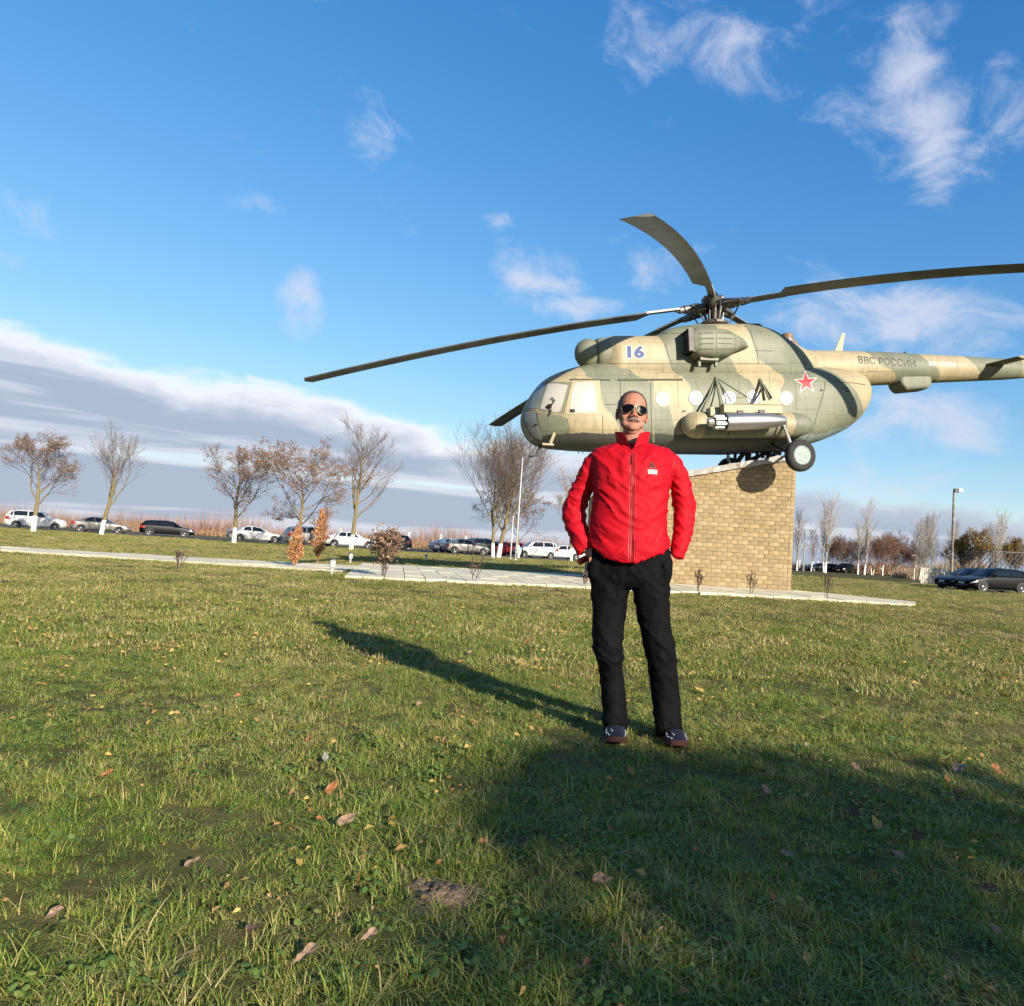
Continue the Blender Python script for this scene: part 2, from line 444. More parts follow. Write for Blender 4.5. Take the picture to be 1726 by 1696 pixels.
# ---- paving
M_SLAB = mat('pale_concrete', (1.0, .90, .64), .85, vary=.13, vscale=3, bump=.25, bscale=30, second=(.84, .74, .50), sscale=1.6, srange=(.55, .75))
M_JOINT = mat('joint_soil', (.10, .085, .06), .95, vary=.3)
def clip_poly(P, Q):
    """clip polygon P by convex polygon Q (both counter-clockwise)"""
    out = list(P)
    for i in range(len(Q)):
        a, b = Q[i], Q[(i + 1) % len(Q)]; e = (b[0] - a[0], b[1] - a[1]); inp, out = out, []
        if not inp: return []
        def side(p): return e[0] * (p[1] - a[1]) - e[1] * (p[0] - a[0])
        for k in range(len(inp)):
            p, q = inp[k], inp[(k + 1) % len(inp)]; sp, sq = side(p), side(q)
            if sp >= 0: out.append(p)
            if (sp > 0 and sq < 0) or (sp < 0 and sq > 0):
                t = sp / (sp - sq); out.append((p[0] + (q[0] - p[0]) * t, p[1] + (q[1] - p[1]) * t))
    return out
def ccw(P):
    A = sum(P[i][0] * P[(i + 1) % len(P)][1] - P[(i + 1) % len(P)][0] * P[i][1] for i in range(len(P)))
    return list(P) if A > 0 else list(P)[::-1]
def area(P): return .5 * abs(sum(P[i][0] * P[(i + 1) % len(P)][1] - P[(i + 1) % len(P)][0] * P[i][1] for i in range(len(P))))
def paving(name, poly, label, w, l, ang, h=.06, gap=.016):
    poly = ccw(poly)
    base = strip(name, poly, M_JOINT, .03, 3); tag(base, label, None)
    ca, sa = math.cos(ang), math.sin(ang)
    loc = [(p[0] * ca + p[1] * sa, -p[0] * sa + p[1] * ca) for p in poly]
    u0, u1 = min(p[0] for p in loc), max(p[0] for p in loc); v0, v1 = min(p[1] for p in loc), max(p[1] for p in loc)
    u = u0; k = 0
    while u < u1:
        v = v0 - (k % 2) * l * .5
        while v < v1:
            rect = [(u + gap / 2, v + gap / 2), (u + w - gap / 2, v + gap / 2), (u + w - gap / 2, v + l - gap / 2), (u + gap / 2, v + l - gap / 2)]
            c = clip_poly(rect, loc)
            if len(c) > 2 and area(c) > .01:
                W = [(p[0] * ca - p[1] * sa, p[0] * sa + p[1] * ca) for p in c]
                dz = random.uniform(-.006, .006); n = len(W)
                top = [(p[0], p[1], float(mound(p[0], p[1])) + h + dz) for p in W]; bot = [(p[0], p[1], float(mound(p[0], p[1])) - .05) for p in W]
                mesh_obj('paving_slab', top + bot, [tuple(range(n))] + [((i + 1) % n, i, n + i, n + (i + 1) % n) for i in range(n)], M_SLAB, base)
            v += l
        u += w; k += 1
    return base
PL = [gnd(*p)[:2] for p in ((581, 975), (1140, 998), (1331, 1009), (1543, 1023), (1543, 1018), (1340, 998), (985, 972), (611, 952))]
def hull(P):
    P = sorted(map(tuple, P)); 
    def half(Q):
        h = []
        for p in Q:
            while len(h) > 1 and (h[-1][0] - h[-2][0]) * (p[1] - h[-2][1]) - (h[-1][1] - h[-2][1]) * (p[0] - h[-2][0]) <= 0: h.pop()
            h.append(p)
        return h
    a, b = half(P), half(P[::-1]); return a[:-1] + b[:-1]
PLAZA = hull(PL)
paving('plaza', PLAZA, 'pale paved platform of long slabs under the brick plinth', .42, 2.2, RAD(19))
PATHL = [gnd(*p)[:2] for p in ((583, 966), (490, 959), (0, 930), (0, 924), (490, 952), (604, 957))]
PATHL = hull(PATHL)
paving('garden_path', PATHL, 'narrow pale garden path running up to the platform', .9, 2.6, RAD(10), .06)
# ================================================================== helicopter
HY, HPT = RAD(18.0), RAD(6.0)            # nose swung towards the viewer, nose down
HO = atY(1203, 680, 20.0)
ex = np.array([math.cos(HY) * math.cos(HPT), math.sin(HY) * math.cos(HPT), math.sin(HPT)])
ey = np.array([-math.sin(HY), math.cos(HY), 0.]); ez = np.cross(ex, ey)
HM = np.stack([ex, ey, ez])              # world -> local rows
HW = Matrix([[ex[0], ey[0], ez[0], HO[0]], [ex[1], ey[1], ez[1], HO[1]], [ex[2], ey[2], ez[2], HO[2]], [0, 0, 0, 1]])
HWI = HW.inverted()
def HP(px, py, yl=0.):
    c = HM @ (CAM - HO); d = HM @ ray(px, py); return c + d * ((yl - c[1]) / d[1])
def toL(p): return HM @ (np.asarray(p) - HO)
heli = empty('helicopter', (0, 0, 0), 'camouflaged military transport helicopter marked 16 mounted on the brick plinth', 'helicopter', mw=HW)

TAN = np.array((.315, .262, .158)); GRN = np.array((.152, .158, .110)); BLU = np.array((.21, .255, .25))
M_PAINT = mat('camouflage_paint', attr='col', rough=.55, vary=.10, vscale=2.2, bump=.08, bscale=9, spec=.35)
def panel_lines(m):
    N = m.node_tree.nodes; L = m.node_tree.links; b_ = N['Principled BSDF']; cur = b_.inputs['Base Color'].links[0].from_socket
    tc = N.new('ShaderNodeTexCoord'); sp = N.new('ShaderNodeSeparateXYZ'); L.new(tc.outputs['Object'], sp.inputs[0]); cb = N.new('ShaderNodeCombineXYZ'); L.new(sp.outputs[0], cb.inputs[0]); L.new(sp.outputs[2], cb.inputs[1])
    br = N.new('ShaderNodeTexBrick'); L.new(cb.outputs[0], br.inputs['Vector']); br.offset = .37; br.inputs['Color1'].default_value = (1, 1, 1, 1); br.inputs['Color2'].default_value = (.90, .91, .92, 1); br.inputs['Mortar'].default_value = (.66, .65, .62, 1)
    br.inputs['Scale'].default_value = 1; br.inputs['Mortar Size'].default_value = .0065; br.inputs['Mortar Smooth'].default_value = .3; br.inputs['Brick Width'].default_value = .92; br.inputs['Row Height'].default_value = .47
    rv = N.new('ShaderNodeTexNoise'); mp = N.new('ShaderNodeMapping'); mp.inputs['Scale'].default_value = (7, 7, .55); L.new(tc.outputs['Object'], mp.inputs[0]); L.new(mp.outputs[0], rv.inputs['Vector']); rv.inputs['Scale'].default_value = 1.6; rv.inputs['Detail'].default_value = 6
    mr = N.new('ShaderNodeMapRange'); L.new(rv.outputs[0], mr.inputs[0]); mr.inputs[1].default_value = .52; mr.inputs[2].default_value = .75; mr.inputs[3].default_value = 1.0; mr.inputs[4].default_value = .74
    m1 = N.new('ShaderNodeMix'); m1.data_type = 'RGBA'; m1.blend_type = 'MULTIPLY'; m1.inputs[0].default_value = 1; L.new(cur, m1.inputs[6]); L.new(br.outputs[0], m1.inputs[7])
    m2 = N.new('ShaderNodeVectorMath'); m2.operation = 'SCALE'; L.new(m1.outputs[2], m2.inputs[0]); L.new(mr.outputs[0], m2.inputs['Scale']); L.new(m2.outputs[0], b_.inputs['Base Color'])
panel_lines(M_PAINT)
M_GREEN = mat('green_paint', tuple(GRN / ALB), .55, vary=.12, vscale=3, spec=.35)
M_TAN = mat('tan_paint', tuple(TAN / ALB), .55, vary=.12, vscale=3, spec=.35)
M_WHITE = mat('white_painted_glass', (.62, .59, .52), .4, vary=.10, vscale=3)
M_BLACK = mat('black_steel', (.02, .02, .022), .55, vary=.3)
M_SEAM = mat('panel_joint', (.10, .10, .07), .8)
M_GREYM = mat('grey_metal', (.22, .21, .19), .5, .6, vary=.35, vscale=14)
M_DARKM = mat('oily_dark_metal', (.045, .04, .036), .5, .5, vary=.5, vscale=20)
M_SILV = mat('bare_aluminium', (.62, .61, .60), .38, .85, vary=.12, vscale=5)
M_RUBBER = mat('tyre_rubber', (.028, .026, .024), .85, vary=.25, vscale=9, bump=.2)
M_WHEEL = mat('pale_green_wheel', (.24, .325, .30), .5, vary=.25, vscale=12)
M_BLADE = mat('blade_grey', (.20, .21, .195), .5, vary=.25, vscale=3.0, second=(.14, .145, .135), sscale=1.2)
M_BLADET = mat('lit_spar_tone', (.52, .53, .50), .4, vary=.1)
M_GLASSD = mat('grey_glazing', (.27, .30, .29), .22, vary=.15, vscale=2, coat=.4)

class Loft:
    """closed body along x with top, bottom and half-width curves and a super-elliptic section"""
    def __init__(s, xs, zt, zb, w, n=2.3, yc=0., N=64, nb=None):
        s.nb = np.array(nb) if nb is not None else None
        s.xs = np.array(xs); s.zt = np.array(zt); s.zb = np.array(zb); s.w = np.array(w); s.n = n if np.ndim(n) else np.full(len(s.xs), n); s.yc = yc; s.N = N
    def mesh(s, dx=.05):
        x = np.unique(np.concatenate([np.arange(s.xs[0], s.xs[-1], dx), [s.xs[-1]]]))
        f = lambda a: np.interp(x, s.xs, a)
        zt, zb, w, n = f(s.zt), f(s.zb), f(s.w), f(s.n); zc = (zt + zb) / 2; hh = np.maximum((zt - zb) / 2, 1e-3); w = np.maximum(w, 1e-3)
        th = np.arange(s.N) * 2 * math.pi / s.N; c, q = np.cos(th), np.sin(th)
        nn = np.repeat(n[:, None], s.N, 1)
        if s.nb is not None: nn[:, q < 0] = f(s.nb)[:, None]
        Y = s.yc + w[:, None] * np.sign(c) * np.abs(c) ** (2 / nn); Z = zc[:, None] + hh[:, None] * np.sign(q) * np.abs(q) ** (2 / nn)
        V = np.stack([np.repeat(x[:, None], s.N, 1), Y, Z], -1).reshape(-1, 3)
        m = len(x); i, j = np.meshgrid(np.arange(m - 1), np.arange(s.N), indexing='ij'); k = (j + 1) % s.N
        Fc = np.stack([i * s.N + j, (i + 1) * s.N + j, (i + 1) * s.N + k, i * s.N + k], -1).reshape(-1, 4)
        return V, Fc
def curve(pts, yl=0.):
    L = np.array([HP(p[0], p[1], yl) for p in pts]); return L[:, 0], L[:, 2]
def smooth_curve(x, xs, zs, k):
    z = np.interp(x, xs, zs); w = np.hanning(2 * k + 3); w /= w.sum()
    zp = np.concatenate([np.full(k + 1, z[0]), z, np.full(k + 1, z[-1])]); zz = np.convolve(zp, w, 'same')[k + 1:-k - 1]
    zz[0] = z[0]; zz[-1] = z[-1]; return zz

# ---- cabin
bx, bz = curve([(877, 712), (879, 724), (886, 738), (900, 750), (925, 756), (960, 758), (1000, 759), (1060, 760), (1160, 763), (1230, 764), (1315, 760), (1345, 754), (1372, 746), (1400, 735), (1420, 725), (1440, 709), (1452, 692), (1459, 672), (1462, 655)])
tx, tz = curve([(877, 709), (879, 695), (886, 679), (896, 663), (908, 648), (920, 639), (940, 630), (962, 623), (985, 617), (1015, 609)])
x0, x1 = bx[0], bx[-1]
X = np.linspace(x0, x1, 260)
ztop = np.interp(X, np.concatenate([tx, [-2.2, 1.0, 2.4, 3.4, 4.3, 4.85, x1]]), np.concatenate([tz, [1.0, 1.02, 1.08, 1.12, 1.08, .93, bz[-1]]]))
zbot = np.interp(X, bx, bz)
ztop = smooth_curve(X, X, ztop, 5); zbot = smooth_curve(X, X, zbot, 4)
u = np.clip((x0 + 1.75 - X) / 1.75, 0, 1); r = np.clip((X - 2.35) / (x1 - 2.35), 0, 1)
wid = 1.17 * (1 - u ** 2.3) ** .5 * (1 - r ** 2.5) ** .5
CABIN = Loft(X, ztop, zbot, wid, 2.35, N=200, nb=np.interp(X, [x0, x0 + 1.0, x0 + 2.2, 2.2, 3.6, x1], [2.3, 2.7, 4.2, 4.2, 2.6, 2.2]))
CV, CF = CABIN.mesh(.03)
# ---- engine and gearbox cowling
ctx, ctz = curve([(1003, 600), (1006, 584), (1012, 575), (1022, 573), (1060, 573), (1096, 573), (1112, 562), (1135, 556), (1165, 553), (1200, 552), (1240, 552), (1268, 555), (1285, 561), (1300, 569), (1318, 580), (1345, 592), (1375, 600)])
XC = np.linspace(ctx[0], ctx[-1], 160)
zct = smooth_curve(XC, ctx, ctz, 3); zcb = np.full(len(XC), .35)
uc = np.clip((ctx[0] + .5 - XC) / .5, 0, 1); rc = np.clip((XC - 1.6) / (ctx[-1] - 1.6), 0, 1)
wc = .98 * (1 - .45 * uc ** 2) * (1 - .55 * rc ** 1.5)
COWL = Loft(XC, zct, zcb, wc, 3.0, N=120)
WV, WF = COWL.mesh(.03)
# ---- tail boom
bt = [HP(*p) for p in ((1352, 591), (1461, 593), (1690, 605))]; bb = [HP(*p) for p in ((1352, 655), (1461, 650), (1690, 640))]
XB = np.array([1.2, bt[0][0], bt[1][0], bt[2][0], bt[2][0] + 1.3])
zbt = np.array([bt[0][2] - .08, bt[0][2], bt[1][2], bt[2][2], bt[2][2] - .02]); zbb = np.array([bb[0][2] + .0, bb[0][2] + .02, bb[1][2], bb[2][2], bb[2][2] + .12])
hb = (zbt - zbb) / 2
BOOM = Loft(XB, zbt, zbb, hb * .98, 2.0, N=110)
OV, OF = BOOM.mesh(.03)

def camo(V, greens, belly=None, blackp=None):
    """greens: photo outlines of the grey-green patches, carried to the side plane"""
    P = V[:, [0, 2]]; wob = np.stack([fbm(V * 2.3, 2, 5), fbm(V * 2.3 + 9, 2, 6)], 1) * .02
    g = np.zeros(len(V), bool)
    for poly in greens: g |= pip(P + wob, [tuple(HP(a, b, -1.12)[[0, 2]]) for a, b in poly])
    C = np.where(g[:, None], GRN, TAN)
    if belly is not None: C = np.where((belly(V))[:, None], np.array((.055, .058, .05)) + (BLU - np.array((.055, .058, .05))) * np.clip((V[:, :1] - 1.9) / .5, 0, 1), C)  # underside shade painted into the front belly; the rear keeps its pale blue
    # weather streaks and grime with shapes of their own
    st = np.clip(fbm(V * np.array([9, 9, .9]), 3, 11) * 1.6 - .25, 0, 1)[:, None] * np.clip((.2 - V[:, 2]) / 1.4, 0, 1)[:, None]
    C = C * (1 - .45 * st) + np.array((.10, .085, .05)) * .45 * st
    bl = np.clip(fbm(V * np.array([3, 3, 5]), 4, 31) * 1.5 - .45, 0, 1)[:, None]; C = C * (1 - .25 * bl)
    mott = fbm(V * 1.1, 3, 21)[:, None] * .06; return np.clip(C * (1 + mott), 0, 1)
G1 = [(860, 690), (912, 692), (929, 695), (947, 699), (957, 706), (962, 719), (965, 738), (966, 790), (860, 790)]
G2 = [(991, 633), (985, 610), (983, 598), (1052, 600), (1061, 612), (1072, 632), (1092, 640), (1098, 650), (1099, 682), (1128, 690), (1137, 722), (1152, 745), (1156, 800), (1060, 800), (1045, 720), (1016, 682), (1008, 675), (1004, 640)]
G3 = [(1112, 540), (1120, 572), (1126, 596), (1132, 613), (1140, 626), (1152, 634), (1163, 647), (1165, 670), (1167, 692), (1180, 730), (1290, 730), (1275, 659), (1267, 643), (1250, 626), (1235, 603), (1222, 580), (1215, 540)]
G4 = [(1262, 540), (1273, 578), (1284, 605), (1307, 620), (1324, 630), (1325, 643), (1315, 657), (1313, 690), (1325, 800), (1390, 800), (1425, 735), (1455, 712), (1470, 690), (1455, 668), (1441, 650), (1411, 625), (1399, 616), (1365, 593), (1350, 575), (1320, 540)]
G0 = [(960, 590), (975, 560), (1025, 560), (1010, 590), (990, 612), (975, 618)]
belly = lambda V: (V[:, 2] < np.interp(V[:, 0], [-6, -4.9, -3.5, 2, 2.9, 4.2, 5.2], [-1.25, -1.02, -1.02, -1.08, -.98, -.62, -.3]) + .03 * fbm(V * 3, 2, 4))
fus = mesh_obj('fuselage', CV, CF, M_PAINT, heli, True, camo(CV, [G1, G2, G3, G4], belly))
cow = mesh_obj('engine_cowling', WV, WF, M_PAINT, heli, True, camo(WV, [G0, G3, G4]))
Bg1 = [(1470, 560), (1497, 594), (1507, 608), (1530, 617), (1538, 628), (1541, 645), (1545, 680), (1616, 680), (1618, 640), (1616, 627), (1610, 614), (1596, 603), (1588, 597), (1570, 560)]
Bg2 = [(1662, 590), (1673, 607), (1684, 618), (1690, 630), (1760, 640), (1760, 560)]
boom = mesh_obj('tail_boom', OV, OF, M_PAINT, heli, True, camo(OV, [[(a, b) for a, b in q] for q in (Bg1, Bg2)]))
cast_c = Caster(CV, CF, HWI); cast_w = Caster(WV, WF, HWI); cast_b = Caster(OV, OF, HWI)
ALLV = np.concatenate([CV, WV, OV]); ALLF = np.concatenate([CF, WF + len(CV), OF + len(CV) + len(WV)])
cast = Caster(ALLV, ALLF, HWI)

# ---- glazing, doors and joints
def pane(name, poly, m, frame=None, off=.012, fm=None):
    if frame:
        decal('window_frame', [frame], cast_c, fm or M_TAN, heli, .008, 3)
    return decal(name, [poly], cast_c, m, heli, off, 3)
pane('cockpit_window', [(969, 645), (1001, 645), (1003, 660), (1006, 694), (983, 696), (959, 696), (963, 668)], M_WHITE, [(965, 641), (1011, 641), (1015, 697), (1015, 699), (953, 699), (957, 672)])
pane('windshield', [(924, 647), (941, 647), (957, 650), (951, 672), (945, 692), (941, 695), (933, 695), (925, 692), (911, 689), (917, 668)], M_WHITE, [(921, 644), (962, 644), (948, 698), (908, 692)], fm=M_GREEN)
pane('windshield', [(910, 649), (920, 647), (914, 668), (908, 688), (891, 689), (898, 668)], M_GLASSD)
pane('nose_glazing', [(884, 695), (903, 694), (905, 706), (910, 722), (915, 731), (914, 742), (905, 739), (894, 728), (886, 714)], M_GLASSD)
seam('panel_joint', [[(919, 645), (958, 645), (985, 641), (1028, 641), (1030, 643)], [(1041, 641), (1150, 641)], [(1045, 641), (1046, 662), (1047, 750)], [(1098, 641), (1100, 700), (1101, 745)], [(953, 699), (1015, 697.5)], [(1016, 700), (1016, 742)], [(1018, 682), (1040, 682)], [(884, 692), (904, 692), (906, 706), (912, 726), (917, 744)], [(883, 692), (884, 714), (896, 734), (912, 748)],
     [(963, 644), (949, 700)], [(1004, 643), (1008, 672), (1015, 697)],
     [(1345, 737), (1372, 716), (1390, 656), (1390, 644), (1435, 645), (1459, 649)], [(1370, 725), (1358, 742)], [(1163, 700), (1200, 745)]], cast_c, M_SEAM, heli, 1.0, .006)
seam('panel_joint', [[(977, 613), (1320, 613.5)], [(1119, 573), (1124, 590), (1131, 612)], [(1264, 556), (1275, 591), (1279, 613)], [(1275, 591), (1304, 592)], [(1330, 611), (1360, 613)], [(1100, 562), (1160, 562)]], cast, M_SEAM, heli, .8, .006)
decal('door_rail', [[(1041, 639.6), (1151, 639.6), (1151, 641.8), (1041, 641.8)]], cast_c, M_GREEN, heli, .035, 3, thick=.02)
decal('door_rail', [[(961, 639.8), (1028, 639.8), (1028, 641.6), (961, 641.6)]], cast_c, M_GREEN, heli, .03, 3, thick=.02)
for q in ([(1096.5, 643), (1101, 643), (1103.5, 745), (1099, 745)],): decal('door_edge', [q], cast_c, M_GREEN, heli, .02, 3)
decal('window_latch', [[(961, 690), (969, 690), (969, 695), (961, 695)]], cast_c, M_DARKM, heli, .03, 1)
M_PORT = mat('white_painted_porthole', (.72, .70, .63), .35, vary=.06)
for (px, py, rr) in ((1117, 673, 11.6), (1172.6, 671, 11.4), (1228.6, 671, 11.2), (1269.3, 670.5, 11), (1324.6, 671.5, 10.8)):
    cir = lambda k: [(px + k * rr * math.cos(a) * .97, py + k * rr * math.sin(a)) for a in np.arange(20) * 2 * math.pi / 20]
    ring = []
    o = decal('porthole', [cir(1.0)], cast_c, M_PORT, heli, .018, 2)
    rm = decal('porthole_rim', [cir(1.13)], cast_c, M_TAN if px < 1160 or px > 1230 else M_GREEN, o, .009, 2)
for q in ([(1421, 652), (1429, 653.5), (1430, 656), (1422, 655)], [(1424, 658), (1432, 658), (1432, 661), (1425, 661)]): decal('vent_slot', [q], cast_c, M_BLACK, heli, .008, 1)
for (a, b) in ((904, 716), (1153, 693), (1385, 658)): decal('small_fitting', [[(a - 2, b - 2.2), (a + 4, b), (a - 2, b + 2.2)]], cast_c, M_DARKM, heli, .03, 1)
M_SEAML = mat('faint_panel_joint', (.17, .165, .115), .8)
seam('panel_joint', [[(1062, 615), (1061, 638)], [(1108, 615), (1107, 638)], [(1142, 616), (1143, 690)], [(1197, 616), (1198, 634)], [(1245, 616), (1246, 668)], [(1296, 616), (1298, 668)], [(1341, 616), (1342, 690)], [(1110, 628), (1380, 629)], [(1102, 708), (1150, 708)], [(1340, 690), (1378, 690)], [(1020, 742), (1040, 743)]], cast_c, M_SEAML, heli, .55, .005)
# wipers and mirror-like fittings by the windshield
mb = MB(); 
for ln in ([(931, 683), (936, 676), (931, 671)], [(924, 686), (930, 690), (928, 700)], [(926, 687), (932, 682)]):
    pts = [cast_c.hit(*p, .05) for p in ln]; pts = [p for p in pts if p is not None]
    if len(pts) > 1: mb.tube(pts, .014, 6)
mb.build('windshield_wiper', M_DARKM, heli)
decal('wiper_motor', [[(920, 686), (924, 682), (930, 681), (931, 687), (924, 690)]], cast_c, M_DARKM, heli, .03, 1)

# ---- insignia and lettering
def star(c, R, r0, rot=0.):
    return [(c[0] + (R if i % 2 == 0 else r0) * math.sin(rot + i * math.pi / 5), c[1] - (R if i % 2 == 0 else r0) * math.cos(rot + i * math.pi / 5)) for i in range(10)]
def star_tris(c, R, r0, rot): 
    s_ = star(c, R, r0, rot); return [[c, s_[i], s_[(i + 1) % 10]] for i in range(10)]
so = decal('star_border', star_tris((1358.5, 645), 21.3, 8.3, RAD(-5)), cast_c, mat('insignia_white', (.80, .78, .74), .5), heli, .006, 2)
decal('star', star_tris((1358.5, 645), 17.6, 6.6, RAD(-5)), cast_c, mat('insignia_red', (.62, .05, .055), .5, vary=.12), so, .012, 2)
def aff(o, ux, uy): return lambda x, y: (o[0] + ux[0] * x + uy[0] * y, o[1] + ux[1] * x + uy[1] * y)
bmt = text_bm('16', aff((1055.8, 604.8), (31.8, .3), (-.5, -23.2)), .085); no = _decal_bm('number_outline', bmt, cast_w, mat('marking_white', (.82, .82, .80), .5), heli, .006, 1)
bmt = text_bm('16', aff((1057.3, 603.7), (28.9, .3), (-.5, -21)), .05); _decal_bm('number', bmt, cast_w, mat('number_blue', (.012, .05, .22), .6, vary=.1), no, .013, 1)
_decal_bm('lettering', text_bm('ВВС РОССИИ', aff((1447.5, 612.5), (96.5, 6.5), (-1.6, -12)), .012), cast_b, mat('lettering_dark', (.06, .055, .04), .6), heli, .006, 1)
_decal_bm('registration', text_bm('RF-12626', aff((1566, 617), (45, .8), (-.6, -8)), .010), cast_b, mat('marking_pale', (.74, .75, .72), .5), heli, .006, 1)
seam('panel_joint', [[(1504, 597), (1503.5, 648)], [(1461, 626), (1540, 627)]], cast_b, M_SEAM, heli, .6, .004)

# ---- intakes
for (yy, xo) in ((-.42, 0.), (.42, -.02)):
    c = HP(1008, 597, yy); c[0] += xo
    mb = MB(); mb.lathe(c, (1, 0, 0), [(-.62, .05), (-.60, .16), (-.52, .28), (-.40, .36), (-.28, .39), (-.14, .37), (-.06, .30)], 28)
    o = mb.build('intake_dust_filter', M_GREEN, heli, True)
    mb = MB(); mb.lathe(c, (1, 0, 0), [(-.08, .36), (-.02, .405), (.06, .42), (.25, .43), (.6, .42)], 28); mb.build('intake_lip', M_GREEN, o, True)
    mb = MB(); mb.lathe(c, (1, 0, 0), [(-.10, .26), (-.05, .31)], 24); mb.build('intake_gap', M_BLACK, o)
# ---- exhaust suppressor on the near side
e0 = HP(1166, 578, -1.25); e1 = HP(1266, 576, -1.25)
XE = np.linspace(e0[0], e1[0], 40); t = np.linspace(0, 1, 40)
zt_ = np.interp(t, [0, .08, .3, .6, .85, 1], [.36, .42, .45, .40, .22, .04]) + e0[2] - .02 * t; zb_ = np.interp(t, [0, .08, .3, .55, .8, 1], [-.30, -.38, -.42, -.36, -.12, .0]) + e0[2]
we_ = np.interp(t, [0, .1, .35, .65, .9, 1], [.40, .46, .50, .46, .28, .08])
EV = Loft(XE, zt_, zb_, we_, 3.6, -1.02, 72); V, Fc = EV.mesh(.03)
evu = mesh_obj('exhaust_suppressor', V, Fc, M_PAINT, heli, True, camo(V, [[(1140, 500), (1223, 545), (1236, 560), (1262, 590), (1240, 640), (1140, 640)]]))
cast_e = Caster(V, Fc, HWI)
mb = MB(); mb.box((e0[0] - .03, -1.02, e0[2] + .02), (.16, .72, .56)); mb.build('exhaust_opening', M_BLACK, evu)
mb = MB()
for dz, dy, sz in ((.30, 0, (.14, .80, .04)), (-.26, 0, (.14, .80, .04)), (.02, -.39, (.14, .04, .58))): mb.box((e0[0] - .08, -1.02 + dy, e0[2] + .02 + dz), sz)
mb.build('exhaust_duct', M_DARKM, evu)
for yy in (562, 571, 580, 589): 
    seam('stamped_rib', [[(1178, yy + .6), (1190, yy - .6), (1203, yy - .6)]], cast_e, M_SEAM, evu, 1.4, .006); seam('stamped_rib', [[(1210, yy - .8), (1226, yy - .6), (1240, yy + .2)]], cast_e, M_SEAM, evu, 1.2, .006)
seam('panel_joint', [[(1207.5, 553), (1208, 600)]], cast_e, M_SEAM, evu, .7, .005)
mb = MB(); p = HP(1192, 606, -1.12); mb.box(p, (.52, .34, .12)); mb.box(HP(1178, 613, -1.16), (.06, .12, .16)); mb.box(HP(1206, 613, -1.16), (.06, .12, .16)); mb.build('suppressor_bracket', M_GREEN, heli)
# far side suppressor
EV2 = Loft(XE, zt_, zb_, we_, 3.6, 1.02, 40); V, Fc = EV2.mesh(.06); mesh_obj('exhaust_suppressor', V, Fc, M_PAINT, heli, True, camo(V, []))

# ---- rotor head
hub = HP(1203, 517, 0.); hz = hub[2]; hx = hub[0]
mb = MB(); mb.lathe((hx, 0, hz - .95), (0, 0, 1), [(0, .50), (.06, .42), (.18, .34), (.22, .20), (.9, .17), (1.0, .22), (1.08, .30), (1.18, .28), (1.28, .14), (1.36, .10)], 24)
head = mb.build('rotor_head', M_DARKM, heli); auto_smooth(head)
mb = MB(); mb.lathe((hx, 0, hz - .58), (0, 0, 1), [(0, .30), (.04, .40), (.10, .41), (.14, .30)], 24); mb.build('swashplate', M_GREYM, head)
def solve_blade(tip, lo, hi, Rh):
    hubw = HO + HM.T @ np.array([hx, 0, hz]); best = None
    d = ray(*tip)
    for th in np.arange(lo, hi, .1):
        a = RAD(th); P = hubw[:2] + Rh * np.array([math.cos(a), math.sin(a)]); e = abs(P[0] - d[0] * P[1])
        if best is None or e < best[0]: best = (e, th, np.array([P[0], P[1], CAMH + d[2] * P[1]]))
    return hubw, best
